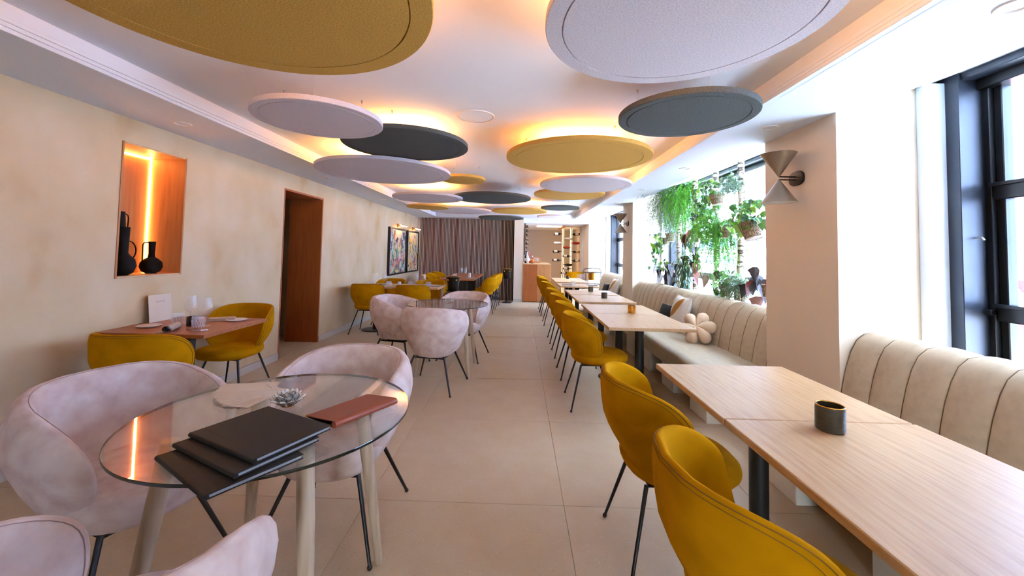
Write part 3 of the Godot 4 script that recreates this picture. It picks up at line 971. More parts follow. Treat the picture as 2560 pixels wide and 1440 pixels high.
func wine_bottle_mesh() -> Array:
	var p := [Vector2(0, -0.15), Vector2(0.034, -0.15), Vector2(0.0375, -0.145), Vector2(0.0375, 0.03), Vector2(0.034, 0.055), Vector2(0.018, 0.085), Vector2(0.0135, 0.10), Vector2(0.0135, 0.15), Vector2(0, 0.15)]
	return [lathe(p, 18), lathe([Vector2(0.038, -0.11), Vector2(0.0383, -0.109), Vector2(0.0383, 0.0), Vector2(0.038, 0.001)], 18), lathe([Vector2(0.0139, 0.095), Vector2(0.0141, 0.096), Vector2(0.0141, 0.151), Vector2(0, 0.1515)], 14)]

func wine_glass(at: Vector3, label: String, group: String, sc := 1.0) -> Node3D:
	var t := thing("wine_glass", label, "wine glass", at, 0, group)
	if not cache.has("glass_bowl"):
		cache["glass_bowl"] = lathe([Vector2(0.003, 0.085), Vector2(0.02, 0.092), Vector2(0.045, 0.118), Vector2(0.046, 0.128), Vector2(0.042, 0.155), Vector2(0.032, 0.215)], 28)
		cache["glass_stem"] = lathe([Vector2(0, 0), Vector2(0.036, 0.001), Vector2(0.034, 0.003), Vector2(0.006, 0.006), Vector2(0.0035, 0.012), Vector2(0.003, 0.085)], 20)
	part("bowl", cache["glass_bowl"], "stemware", t).scale = Vector3.ONE * sc
	part("stem", cache["glass_stem"], "stemware", t).scale = Vector3.ONE * sc
	return t

func tumbler(at: Vector3, label: String, group: String) -> Node3D:
	var t := thing("tumbler", label, "tumbler", at, 0, group)
	if not cache.has("tumbler"):
		cache["tumbler"] = grid(33, 10, func(i, j):
			var a: float = TAU * i / 32.0
			var prof := [Vector2(0.0, 0.012), Vector2(0.033, 0.012), Vector2(0.035, 0.09), Vector2(0.039, 0.09), Vector2(0.0395, 0.075), Vector2(0.039, 0.05), Vector2(0.038, 0.025), Vector2(0.037, 0.008), Vector2(0.033, 0.0), Vector2(0.0, 0.0)]
			var p: Vector2 = prof[j]
			var rr := p.x + (0.0012 * cos(a * 16.0) if j in [4, 5, 6] else 0.0)
			return Vector3(cos(a) * rr, p.y, sin(a) * rr))
		var cuts := []
		for k in 16:
			var a := TAU * k / 16.0
			var o := Vector3(cos(a), 0, sin(a))
			var s := Vector3(-sin(a), 0, cos(a))
			for g in [-1, 1]:
				cuts.append([o * 0.0398 + Vector3(0, 0.012, 0), o * 0.0398 + s * 0.002 + Vector3(0, 0.012, 0), o * 0.0402 + s * 0.015 * g + Vector3(0, 0.066, 0), o * 0.0402 + s * (0.015 * g - 0.002) + Vector3(0, 0.066, 0), o])
		cache["tumbler_cuts"] = flat_faces(cuts)
	part("cup", cache["tumbler"], "stemware", t)
	part("cut_pattern", cache["tumbler_cuts"], "capiz", t)
	return t

# ---------------------------------------------------------------- banquettes

func sweep_z(poly: Array, z0: float, z1: float) -> ArrayMesh:
	# closed outline in x, y (counter-clockwise), smooth where it bends little
	var v := PackedVector3Array()
	var n := PackedVector3Array()
	var t := PackedInt32Array()
	var c := poly.size()
	var ns := []
	for k in c:
		var d: Vector2 = (poly[(k + 1) % c] - poly[k]).normalized()
		ns.append(Vector2(d.y, -d.x))
	for k in c:
		var n0: Vector2 = ns[k]
		var n1: Vector2 = ns[k]
		if ns[(k - 1 + c) % c].dot(ns[k]) > 0.7:
			n0 = (ns[(k - 1 + c) % c] + ns[k]).normalized()
		if ns[(k + 1) % c].dot(ns[k]) > 0.7:
			n1 = (ns[(k + 1) % c] + ns[k]).normalized()
		var a: Vector2 = poly[k]
		var b: Vector2 = poly[(k + 1) % c]
		var at := v.size()
		for e in [[a, n0, z0], [b, n1, z0], [b, n1, z1], [a, n0, z1]]:
			v.append(Vector3(e[0].x, e[0].y, e[2]))
			n.append(Vector3(e[1].x, e[1].y, 0))
		t.append_array(PackedInt32Array([at, at + 1, at + 2, at, at + 2, at + 3]))
	var tr := Geometry2D.triangulate_polygon(PackedVector2Array(poly))
	for z in [z0, z1]:
		var at := v.size()
		for p in poly:
			v.append(Vector3(p.x, p.y, z))
			n.append(Vector3(0, 0, -1 if z == minf(z0, z1) else 1))
		for k in tr:
			t.append(at + k)
	return arr(v, n, t)

func build_banquettes() -> void:
	var prof := [Vector2(1.985, 0.40), Vector2(1.998, 0.48), Vector2(2.014, 0.58), Vector2(2.036, 0.68), Vector2(2.068, 0.78), Vector2(2.102, 0.845), Vector2(2.15, 0.885), Vector2(2.21, 0.895), Vector2(2.265, 0.88), Vector2(2.292, 0.84), Vector2(2.30, 0.76), Vector2(2.30, 0.40)]
	var nrm := []
	for k in prof.size():
		var d: Vector2 = prof[mini(k + 1, prof.size() - 1)] - prof[maxi(k - 1, 0)]
		nrm.append(Vector2(-d.y, d.x).normalized())
	for b in [[-2.545, -1.01, "taupe leather channel back banquette at the nearest window, cut by the photo's right edge", 0.28], [-7.125, -3.29, "long taupe leather banquette under the plant window between the two pillars", 0.0], [-10.1, -7.81, "farthest taupe banquette beyond the second pillar", 0.0]]:
		var z0: float = b[0]
		var z1: float = b[1]
		var t := thing("banquette", b[2], "banquette")
		var n := int(round((z1 - z0) / 0.192))
		var w := (z1 - z0) / n
		var ch := grid(11, prof.size(), func(i, j):
			var s: float = i / 10.0
			var f := 0.017 * (pow(sin(PI * s), 0.55) if s > 0.0 and s < 1.0 else 0.0)
			var p: Vector2 = prof[j] + nrm[j] * f
			return Vector3(p.x, p.y, s * w), false, false, false)
		# turn the bulge outwards
		for k in n:
			part("channel", ch, "taupe_leather", t, Vector3(0, 0, z0 + k * w))
		for k in n + 1:
			var ln := []
			for j in prof.size() - 1:
				var p: Vector2 = prof[j] + nrm[j] * 0.0015
				ln.append(Vector3(p.x, p.y, z0 + k * w))
			part("seam", tube(ln, 0.0019, 5), "leather_seam", t)
		part("end_cap", sweep_z(prof, z0, z0 + 0.004), "taupe_leather", t)
		part("end_cap", sweep_z(prof, z1 - 0.004, z1), "taupe_leather", t)
		var seat := [Vector2(2.03, 0.30), Vector2(2.03, 0.455), Vector2(1.50, 0.462), Vector2(1.455, 0.452), Vector2(1.432, 0.43), Vector2(1.425, 0.40), Vector2(1.432, 0.30)]
		part("seat", sweep_z(seat.duplicate(), z0, z1), "taupe_leather", t)
		blk("back_board", t, "cream_block", Vector3(2.28, 0, z0), Vector3(2.30, 0.5, z1))
		var z := z1 - 0.015
		if b[3] > 0:
			z = -2.265
			while z < z1:
				blk("leg", t, "cream_block", Vector3(1.53, 0, z), Vector3(1.80, 0.30, z - 0.25), 0.004)
				z += 0.72
		else:
			while z > z0 + 0.3:
				blk("leg", t, "cream_block", Vector3(1.53, 0, z), Vector3(1.80, 0.30, z - 0.32), 0.004)
				z -= 0.70
	# cushions
	square_cushion(Vector3(1.93, 0.655, -4.86), Vector3(0.12, 0.72, 0.26), 0.215, "cushion_print", "white cushion with a mustard leaf shape, in the middle of the long banquette", true)
	square_cushion(Vector3(1.90, 0.575, -5.22), Vector3(0.15, 0.95, 0.1), 0.15, "cushion_black", "small black cushion with white piping beside the white printed one", false)
	square_cushion(Vector3(1.93, 0.66, -8.18), Vector3(0.1, 0.8, 0.3), 0.20, "cushion_print", "white and mustard cushion on the farthest banquette", true)
	square_cushion(Vector3(1.88, 0.57, -8.75), Vector3(0.2, 0.9, 0.1), 0.15, "cushion_black", "small black cushion on the farthest banquette", false)
	var fc := thing("flower_cushion", "beige flower shaped plush cushion leaning on the long banquette", "cushion", Vector3(1.86, 0.60, -4.22))
	fc.rotation = Vector3(0.25, 0.75, 0.95)
	var rings := []
	for k in 13:
		var a := -PI / 2 + PI * k / 12
		rings.append(Vector2(maxf(pow(cos(a), 0.55), 0.0) if k > 0 and k < 12 else 0.0, sin(a) * 0.075))
	var petals := 6
	var v := PackedVector3Array()
	var tt := PackedInt32Array()
	var seg := 84
	for r in rings:
		for i in seg:
			var a := TAU * i / seg
			var lobe := 0.60 + 0.40 * pow(absf(cos(a * petals / 2.0)), 0.55)
			var q: float = r.x
			var k := q * lerpf(1.0, lobe, smoothstep(0.15, 0.7, q))
			var puff: float = r.y * (1.0 - 0.30 * exp(-q * q * 9.0)) * lerpf(1.0, 0.35 + 0.65 * pow(absf(cos(a * petals / 2.0)), 0.5), smoothstep(0.2, 0.75, q))
			v.append(Vector3(cos(a) * 0.185 * k, puff, sin(a) * 0.185 * k))
	for k in rings.size() - 1:
		for i in seg:
			var a := k * seg + i
			var b2 := k * seg + (i + 1) % seg
			tt.append_array(PackedInt32Array([a, b2, b2 + seg, a, b2 + seg, a + seg]))
	part("plush", smooth(v, tt), "cushion_beige", fc)

func square_cushion(at: Vector3, rot: Vector3, h: float, m: String, label: String, printed: bool) -> void:
	var t := thing("cushion", label, "cushion", at)
	t.rotation = Vector3(0, -PI / 2 + rot.y - 0.75, 0)
	t.rotate_object_local(Vector3.RIGHT, -0.28)
	if printed and not M.has("cushion_print"):
		var im := Image.create(128, 128, false, Image.FORMAT_RGB8)
		for y in 128:
			for x in 128:
				var col := Color(0.86, 0.83, 0.79)
				var u := (x - 70.0) / 128.0
				var w := (y - 44.0) / 128.0
				var du := u * 0.80 + w * 0.6
				var dw := -u * 0.6 + w * 0.80
				if pow(du / 0.15, 2) + pow(dw / 0.36, 2) < 1.0:
					col = Color(0.66, 0.44, 0.08)
				elif y > 66 and x < 44 and pow((x - 20.0) / 26.0, 2) + pow((y - 96.0) / 30.0, 2) < 1.0:
					col = Color(0.05, 0.05, 0.05)
				im.set_pixel(x, y, col)
		var pm := mat("cushion_print", Color.WHITE, 0.9)
		pm.albedo_texture = ImageTexture.create_from_image(im)
	for s in [1, -1]:
		var g := grid(15, 15, func(i, j):
			var u: float = i / 7.0 - 1.0
			var w: float = j / 7.0 - 1.0
			var f := pow((1.0 - pow(absf(u), 2.6)) * (1.0 - pow(absf(w), 2.6)), 0.5)
			var k := 1.0 - 0.07 * (1.0 - absf(u * w))
			return Vector3(u * h * k, -w * h * k, s * f * h * 0.36), false, false, false, true)
		part("front" if s == 1 else "back", g, m if s == 1 or not printed else "cushion_white", t)
	var loop := []
	for k in 48:
		var a := TAU * k / 48.0
		var u := clampf(cos(a) * 1.45, -1, 1)
		var w := clampf(sin(a) * 1.45, -1, 1)
		var kk := 1.0 - 0.07 * (1.0 - absf(u * w))
		loop.append(Vector3(u * h * kk, w * h * kk, 0))
	part("piping", tube(loop, 0.004, 6, true), "piping_white", t)

# ---------------------------------------------------------------- tables

func pedestal_table(x0: float, x1: float, z0: float, z1: float, label: String, group: String, m := "oak_along_z", called := "dining_table") -> Node3D:
	var c := Vector3((x0 + x1) / 2, 0, (z0 + z1) / 2)
	var t := thing(called, label, "table", c, 0, group)
	part("tabletop", bbox(Vector3(x1 - x0, 0.027, absf(z1 - z0)), 0.003), m, t, Vector3(0, 0.7365, 0))
	part("column", cyl(0.040, 0.68, 28, 0.001), "black_metal", t, Vector3(0, 0.016, 0))
	part("base_plate", lathe([Vector2(0, 0), Vector2(0.215, 0), Vector2(0.22, 0.004), Vector2(0.22, 0.009), Vector2(0.21, 0.013), Vector2(0.05, 0.017), Vector2(0, 0.017)], 48), "black_satin", t)
	part("spider", bbox(Vector3(0.36, 0.024, 0.06), 0.004), "black_metal", t, Vector3(0, 0.711, 0))
	part("spider", bbox(Vector3(0.06, 0.024, 0.36), 0.004), "black_metal", t, Vector3(0, 0.711, 0))
	return t

func build_tables() -> void:
	var g := "oak pedestal tables along the window banquettes"
	pedestal_table(0.768, 1.462, -1.5175, -0.785, "nearest oak table, cut by the photo's lower right edge", g)
	pedestal_table(0.765, 1.456, -2.257, -1.523, "second oak table, pushed against the nearest one behind the dark ribbed candle holder", g)
	pedestal_table(0.742, 1.465, -4.068, -3.322, "oak table overlapping the flower cushion, front half of a joined pair", g)
	pedestal_table(0.745, 1.465, -4.82, -4.070, "oak table carrying the brass candle holder, rear half of a joined pair", g)
	pedestal_table(0.750, 1.475, -5.85, -5.05, "oak table with a dark candle holder just behind the joined pair", g)
	pedestal_table(0.758, 1.480, -6.66, -5.91, "oak table with a dark candle holder before the set table by the second pillar", g)
	pedestal_table(0.745, 1.475, -8.06, -7.36, "set oak table with glasses and napkins by the farthest banquette", g)
	pedestal_table(0.765, 1.470, -9.10, -8.40, "oak table right behind the set one by the farthest banquette", g)
	pedestal_table(0.765, 1.470, -9.81, -9.105, "farthest oak table of the banquette row, with a small dark candle holder", g)

# ---------------------------------------------------------------- chairs

# curved upholstered shell: p = half angle, mid height, rise, drop, half width, half depth, lean, thickness, exponent, foot scale, belly height
func shell_point(p: Dictionary, r: float, th: float, off: float) -> Vector3:
	var e: float = 2.0 / p.e
	var f := func(rr: float, t2: float) -> Vector3:
		var phi: float = p.phi * rr * spow(cos(t2), e)
		var sn := spow(sin(t2), e)
		var h: float = p.hc + rr * sn * (p.up if sn > 0 else p.dn)
		var s := lerpf(p.foot, 1.0, smoothstep(0.0, 1.0, clampf((h - (p.hc - p.dn)) / p.belly, 0, 1)))
		s *= 1.0 - p.close * smoothstep(0.0, 1.0, clampf((h - p.hc) / p.up, 0, 1))
		return Vector3(p.rx * s * spow(sin(phi), p.sq), h, -p.rz * s * spow(cos(phi), p.sq) * (1.0 if cos(phi) > 0 else p.front) - p.lean * (h - p.hc))
	var a: Vector3 = f.call(r, th)
	if off == 0.0:
		return a
	var phi: float = p.phi * r * spow(cos(th), e)
	var hh: float = a.y
	var nrm := Vector3(sin(phi) / p.rx, 0, -cos(phi) / p.rz).normalized()
	var s1: float = lerpf(p.foot, 1.0, smoothstep(0.0, 1.0, clampf((hh - (p.hc - p.dn)) / p.belly, 0, 1)))
	var s2: float = lerpf(p.foot, 1.0, smoothstep(0.0, 1.0, clampf((hh + 0.01 - (p.hc - p.dn)) / p.belly, 0, 1)))
	nrm.y = -(s2 - s1) / 0.01 * p.rx + p.lean * cos(phi) * -1.0
	return a + nrm.normalized() * off

func shell(p: Dictionary, seg := 56, rings := 10) -> ArrayMesh:
	var v := PackedVector3Array()
	var t := PackedInt32Array()
	var rows := []
	for k in rings:
		rows.append([sin(PI / 2 * k / (rings - 1.0)), 1.0])
	for k in rings - 1:
		rows.append([sin(PI / 2 * (rings - 2 - k) / (rings - 1.0)), -1.0])
	for q in rows:
		var r: float = q[0]
		var th: float = p.t / 2.0 * sqrt(maxf(0.0, 1.0 - pow(r, p.edge)))
		for i in seg:
			v.append(shell_point(p, maxf(r, 0.001), TAU * i / seg, th * q[1]))
	for k in rows.size() - 1:
		for i in seg:
			var a := k * seg + i
			var b := k * seg + (i + 1) % seg
			t.append_array(PackedInt32Array([a, b, b + seg, a, b + seg, a + seg]))
	return smooth(v, t)

func shell_line(p: Dictionary, r: float, side: float, rad: float) -> ArrayMesh:
	var pts := []
	var th: float = p.t / 2.0 * sqrt(maxf(0.0, 1.0 - pow(r, p.edge)))
	for i in 72:
		pts.append(shell_point(p, r, TAU * i / 72.0, (th + 0.0008) * side))
	return tube(pts, rad, 5, true)

func legs(t: Node3D, top: Vector3, foot: Vector3, r0: float, r1: float) -> void:
	for sx in [-1, 1]:
		for sz in [-1, 1]:
			var a := Vector3(top.x * sx, top.y, top.z * sz)
			var b := Vector3(foot.x * sx, 0.012, foot.z * sz)
			var l := part("leg", tube([a, a.lerp(b, 0.08), b], [r0, r0, r1], 10), "black_metal", t)
			part("foot", ball(0.011, 10), "black_metal", l, b)

func yellow_chair(label: String) -> Node3D:
	var t := thing("velvet_chair", label, "chair", Vector3.ZERO, 0, "mustard velvet chairs")
	var p := {"phi": deg_to_rad(95), "hc": 0.585, "up": 0.225, "dn": 0.205, "rx": 0.268, "rz": 0.255, "lean": 0.16, "t": 0.052, "e": 3.3, "foot": 0.68, "belly": 0.26, "close": 0.03, "sq": 0.90, "edge": 7.0, "front": 1.0}
	part("backrest", shell(p), "mustard", t)
	part("piping", shell_line(p, 0.972, 1.0, 0.0018), "mustard_piping", t)
	part("piping", shell_line(p, 0.93, 1.0, 0.0012), "mustard_piping", t)
	var rings := [Vector2(0, 0.378), Vector2(0.5, 0.380), Vector2(0.80, 0.386), Vector2(0.93, 0.398), Vector2(0.985, 0.415), Vector2(1.0, 0.432), Vector2(0.985, 0.450), Vector2(0.93, 0.464), Vector2(0.80, 0.473), Vector2(0.5, 0.477), Vector2(0.001, 0.478)]
	part("seat", pad(0.238, 0.250, 2.5, rings), "mustard", t, Vector3(0, 0, 0.045))
	part("frame", bbox(Vector3(0.28, 0.014, 0.28), 0.004), "black_metal", t, Vector3(0, 0.373, 0.01))
	legs(t, Vector3(0.135, 0.376, 0.135), Vector3(0.235, 0, 0.23), 0.0095, 0.007)
	return t

func build_yellow_chairs() -> void:
	var proto: Node3D = null
	var q := PI / 2
	var list := [
		[0.69, -1.12, q, "mustard velvet chair cut by the photo's bottom edge, nearest to the camera"],
		[0.69, -1.88, q, "mustard velvet chair at the second oak table, beside the joint of the two nearest tables"],
		[0.69, -3.69, q, "mustard velvet chair shown whole with both legs on the aisle, front of the receding row"],
		[0.69, -4.53, q, "second mustard chair of the receding row, behind the whole one"],
		[0.70, -5.40, q, "third mustard chair of the receding row along the aisle"],
		[0.70, -6.22, q, "fourth mustard chair of the receding row along the aisle"],
		[0.70, -7.70, q, "fifth mustard chair of the receding row, at the set table"],
		[0.70, -8.85, q, "sixth mustard chair of the receding row, before the bar counter"],
		[0.70, -9.45, q, "last mustard chair of the receding row, before the bar counter"],
		[-2.43, -2.64, PI, "mustard chair with its back to us at the table under the lit niche"],
		[-2.56, -3.58, 0.0, "mustard chair facing us on the far side of the table under the niche"],
		[-2.45, -6.53, PI, "mustard chair with its back to us, next to the wall at the far table"],
		[-1.72, -6.53, PI, "mustard chair with its back to us behind the far glass table"],
		[-2.40, -7.36, 0.0, "mustard chair facing us behind the far dining table, near the wall"],
		[-1.66, -7.36, 0.0, "mustard chair facing us behind the far dining table, beside the black bucket stand"],
		[-1.95, -9.05, q, "front mustard chair left of the table by the slatted wall"],
		[-1.97, -9.75, q, "middle mustard chair left of the table by the slatted wall"],
		[-1.98, -10.45, q, "rear mustard chair left of the table by the slatted wall"],
		[-0.80, -9.0, -q, "front mustard chair right of the table by the slatted wall"],
		[-0.78, -9.7, -q, "middle mustard chair right of the table by the slatted wall"],
		[-0.74, -10.4, -q, "rear mustard chair right of the table by the slatted wall"],
		[1.70, -12.3, PI, "single mustard chair before the glowing wine wall"]]
	for c in list:
		var at := Vector3(c[0], 0, c[1])
		if proto == null:
			proto = yellow_chair(c[3])
			proto.position = at
			proto.rotation.y = c[2]
		else:
			copy(proto, at, c[2], c[3], "velvet_chair")

func pink_chair(label: String) -> Node3D:
	var t := thing("tub_armchair", label, "armchair", Vector3.ZERO, 0, "blush velvet tub armchairs")
	var p := {"phi": deg_to_rad(130), "hc": 0.575, "up": 0.24, "dn": 0.262, "rx": 0.29, "rz": 0.265, "lean": 0.14, "t": 0.10, "e": 2.35, "foot": 0.64, "belly": 0.36, "close": 0.05, "sq": 0.86, "edge": 5.0, "front": 1.45}
	part("shell", shell(p, 64, 12), "blush", t)
	part("seam", shell_line(p, 0.985, -1.0, 0.0012), "blush_seam", t)
	var rings := [Vector2(0, 0.326), Vector2(0.5, 0.328), Vector2(0.70, 0.335), Vector2(0.84, 0.352), Vector2(0.93, 0.38), Vector2(0.985, 0.42), Vector2(1.0, 0.448), Vector2(0.975, 0.470), Vector2(0.90, 0.485), Vector2(0.7, 0.493), Vector2(0.4, 0.496), Vector2(0.001, 0.497)]
	part("seat", pad(0.245, 0.27, 2.5, rings), "blush", t, Vector3(0, 0, 0.045))
	part("frame", bbox(Vector3(0.30, 0.012, 0.30), 0.004), "black_metal", t, Vector3(0, 0.312, 0.0))
	legs(t, Vector3(0.15, 0.335, 0.15), Vector3(0.262, 0, 0.273), 0.0105, 0.0075)
	return t

func glass_table(at: Vector3, label: String) -> void:
	var t := thing("glass_table", label, "table", at, 0, "round glass tables")
	var r := 0.46
	part("glass_top", lathe([Vector2(0, 0.740), Vector2(r - 0.001, 0.740)], 96), "table_glass", t)
	part("glass_top", lathe([Vector2(r - 0.001, 0.750), Vector2(0, 0.750)], 96), "table_glass", t)
	part("glass_edge", lathe([Vector2(r - 0.001, 0.740), Vector2(r, 0.741), Vector2(r + 0.0005, 0.745), Vector2(r, 0.749), Vector2(r - 0.001, 0.750)], 96), "glass_edge", t)
	for sx in [-1, 1]:
		for sz in [-1, 1]:
			var a := Vector3(0.215 * sx, 0.732, 0.215 * sz)
			var b := Vector3(0.29 * sx, 0.0, 0.295 * sz)
			var l := part("leg", tube([a, a.lerp(b, 0.3), b.lerp(a, 0.01), b], [0.026, 0.026, 0.0165, 0.0155], 20), "beech", t)
			part("connector", cyl(0.024, 0.007, 20, 0.001), "steel", l, a + Vector3(0, 0.0005, 0))

func build_pink_sets() -> void:
	glass_table(Vector3(-0.872, 0, -1.472), "round glass table with menus and pale wooden legs, in front")
	glass_table(Vector3(-0.815, 0, -4.60), "round glass table farther back with only a shell flower on it")
	var proto: Node3D = null
	var list := [
		[-0.87, -2.0, 0.0, "blush velvet tub armchair facing us behind the glass table with menus"],
		[-1.55, -1.61, 1.24, "large blush velvet tub armchair left of the glass table with menus, near the wall"],
		[-0.86, -0.80, PI + 0.05, "blush velvet tub armchair cut by the photo's lower left edge"],
		[-0.835, -4.03, PI - 0.16, "blush velvet tub armchair with its back to us at the farther glass table"],
		[-1.40, -4.70, 1.35, "blush velvet tub armchair left of the farther glass table"],
		[-0.70, -5.15, -0.15, "blush velvet tub armchair behind the farther glass table"]]
	for c in list:
		var at := Vector3(c[0], 0, c[1])
		if proto == null:
			proto = pink_chair(c[3])
			proto.position = at
			proto.rotation.y = c[2]
		else:
			copy(proto, at, c[2], c[3], "tub_armchair")
	# things on the glass tables
	for q in [[-0.872, -1.525, "white shell lotus candle holder between the envelopes and the brown folder"], [-0.812, -4.62, "white shell lotus candle holder on the farther glass table"]]:
		lotus(Vector3(q[0], 0.7505, q[1]), q[2])
	var y := 0.7505
	var fold := [[-0.804, -1.135, 1.02, "lowest dark grey menu folder of the fanned stack"], [-0.796, -1.195, 1.10, "middle dark grey menu folder of the fanned stack"], [-0.783, -1.238, 1.125, "topmost dark grey menu folder of the fanned stack"]]
	for f in fold:
		var t := thing("menu_folder", f[3], "menu", Vector3(f[0], y, f[1]), f[2], "dark menu folders on the glass table")
		var w := 0.235
		var d := 0.32
		blk("cover", t, "menu_grey", Vector3(-w / 2, 0, -d / 2), Vector3(w / 2, 0.0025, d / 2), 0.001)
		blk("pages", t, "menu_pages", Vector3(-w / 2 + 0.006, 0.0025, -d / 2 + 0.004), Vector3(w / 2 - 0.004, 0.0105, d / 2 - 0.004))
		blk("cover", t, "menu_grey", Vector3(-w / 2, 0.0105, -d / 2), Vector3(w / 2, 0.0135, d / 2), 0.001)
		part("spine", tube([Vector3(-w / 2, 0.0068, -d / 2), Vector3(-w / 2, 0.0068, d / 2)], 0.0068, 12), "menu_grey", t)
		blk("hinge_line", t, "dark_lining", Vector3(-w / 2 + 0.028, 0.0132, -d / 2), Vector3(-w / 2 + 0.031, 0.0137, d / 2))
		y += 0.014
	var br := thing("bill_folder", "brown leather bill folder lying half open on the glass table", "folder", Vector3(-0.614, 0.7505, -1.502), 1.03)
	var ang := 0.13
	part("cover", bbox(Vector3(0.265, 0.0035, 0.165), 0.0015), "tan_leather", br, Vector3(0, 0.013, 0), Vector3(ang * -0.9, 0, 0))
	part("cover", bbox(Vector3(0.265, 0.003, 0.165), 0.0012), "dark_lining", br, Vector3(0, 0.0016, 0))
	var sp := []
	for k in 9:
		var a := -PI / 2 + PI * k / 8
		sp.append(Vector2(0.0105 * cos(a), 0.0118 + 0.0112 * sin(a)))
	part("spine", tube([Vector3(-0.1325, 0.012, 0.083), Vector3(0.1325, 0.012, 0.083)], 0.0118, 14), "tan_leather", br)
	part("corner_tip", bbox(Vector3(0.014, 0.005, 0.014), 0.001), "brass", br, Vector3(-0.127, 0.0030, -0.076))
	# fan of envelopes
	for k in 9:
		var t := thing("envelope", "pale peach envelope in the fan on the glass table, %s from the top" % ["lowest, ninth", "eighth", "seventh", "sixth", "fifth", "fourth", "third", "second", "uppermost, first"][k], "envelope", Vector3(-1.035, 0.7507 + k * 0.0016, -1.70), 0.0, "fanned envelopes on the glass table")
		t.rotation.y = lerpf(-1.69, -2.85, k / 8.0)
		part("sheet", bbox(Vector3(0.215, 0.0011, 0.112), 0.0), "paper" if k % 2 else "paper_pale", t, Vector3(0.095, 0.0006, 0.0), Vector3(0, 0, 0.004 + 0.0012 * k))
		part("flap_line", bbox(Vector3(0.0015, 0.0003, 0.07), 0.0), "ink", t, Vector3(0.02, 0.0018 + 0.0, 0.0), Vector3(0, 0.5, 0))

func lotus(at: Vector3, label: String) -> void:
	var t := thing("lotus_candle_holder", label, "candle holder", at)
	part("ring", lathe([Vector2(0.018, 0), Vector2(0.022, 0.001), Vector2(0.022, 0.007), Vector2(0.018, 0.008)], 24), "brass", t)
	var key := "petal"
	if not cache.has(key):
		var pt := func(v: float, u: float) -> Vector3:
			var w: float = 0.021 * pow(sin(PI * clampf(v * 0.93 + 0.06, 0, 1)), 0.75)
			return Vector3(u * w, v * 0.052, -0.010 * sin(v * 2.2) + u * u * 0.006)
		cache[key] = grid(7, 7, func(i, j): return pt.call(i / 6.0, j / 3.0 - 1.0), false, false, false)
		var line := []
		for i in 9:
			line.append(pt.call(i / 8.0, -1.0))
		for i in 9:
			line.append(pt.call(1.0 - i / 8.0, 1.0))
		cache[key + "_edge"] = tube(line, 0.0007, 5)
	for ring in [[9, 0.016, 1.12, 0.006, 1.0], [8, 0.014, 0.72, 0.008, 1.0], [7, 0.010, 0.36, 0.010, 0.95]]:
		for k in ring[0]:
			var a: float = TAU * (k + ring[2]) / ring[0]
			var p := part("petal", cache[key], "capiz", t, Vector3(sin(a) * ring[1], ring[3], cos(a) * ring[1]))
			p.rotation = Vector3(ring[2], a, 0)
			p.scale = Vector3.ONE * ring[4]
			part("rim", cache[key + "_edge"], "capiz_edge", p)

func napkin_roll(at: Vector3, turn: float, label: String, group: String) -> void:
	var t := thing("napkin", label, "napkin", at, turn, group)
	if not cache.has("roll"):
		cache["roll"] = grid(46, 5, func(i, j):
			var a: float = i * 0.42
			var r := 0.006 + 0.00098 * a
			return Vector3(cos(a) * r * 1.25, 0.026 + sin(a) * r, (j / 4.0 - 0.5) * 0.19), false, false, false)
		cache["roll_in"] = grid(40, 3, func(i, j):
			var a: float = i * 0.42 + 0.3
			var r := 0.0048 + 0.00098 * a
			return Vector3(cos(a) * r * 1.25, 0.026 + sin(a) * r, (j / 2.0 - 0.5) * 0.186), false, false, false)
	part("cloth", cache["roll"], "linen", t)
	part("cloth_reverse", cache["roll_in"], "linen_dark", t)
	part("loose_edge", bbox(Vector3(0.045, 0.003, 0.19), 0.001), "linen", t, Vector3(-0.035, 0.004, 0))

func flat_napkin(at: Vector3, turn: float, label: String, group: String) -> void:
	var t := thing("napkin", label, "napkin", at, turn, group)
	for k in 3:
		part("fold", pad(0.10 - 0.004 * k, 0.062 - 0.003 * k, 6.0, [Vector2(0, 0), Vector2(0.97, 0.0), Vector2(1, 0.003), Vector2(0.97, 0.006), Vector2(0.001, 0.0065)], 32), "linen", t, Vector3(0.003 * k, 0.0066 * k, 0))

func plate(at: Vector3, label: String, group: String, r := 0.075) -> void:
	var t := thing("side_plate", label, "plate", at, 0, group)
	part("dish", lathe([Vector2(0, 0), Vector2(r * 0.6, 0), Vector2(r * 0.63, 0.003), Vector2(r * 0.97, 0.009), Vector2(r, 0.011), Vector2(r * 0.98, 0.013), Vector2(r * 0.64, 0.0075), Vector2(0, 0.006)], 40), "porcelain", t)

func candle_jar(at: Vector3, m: String, label: String, r := 0.038, h := 0.075, rim := false) -> void:
	var t := thing("candle_holder", label, "candle holder", at, 0, "candle holders on the tables")
	part("cup", lathe([Vector2(0, 0), Vector2(r - 0.003, 0), Vector2(r, 0.003), Vector2(r, h), Vector2(r - 0.004, h), Vector2(r - 0.004, 0.012), Vector2(0, 0.012)], 40), m, t)
	part("candle", cyl(r * 0.62, 0.022, 20, 0.002), "label_white", t, Vector3(0, 0.0125, 0))
	if rim:
		var pts := []
		for k in 40:
			pts.append(Vector3(cos(TAU * k / 40), 0, sin(TAU * k / 40)) * (r - 0.002) + Vector3(0, h, 0))
		part("rim", tube(pts, 0.0024, 8, true), "brass", t)
		for j in 15:
			var rib := []
			for k in 40:
				rib.append(Vector3(cos(TAU * k / 40), 0, sin(TAU * k / 40)) * (r + 0.0002 + 0.0009 * sin(k * PI)) + Vector3(0, 0.006 + j * (h - 0.012) / 15.0 + 0.0012 * sin(k * PI * 0.5), 0))
			part("rib", tube(rib, 0.0013, 5, true), m, t)

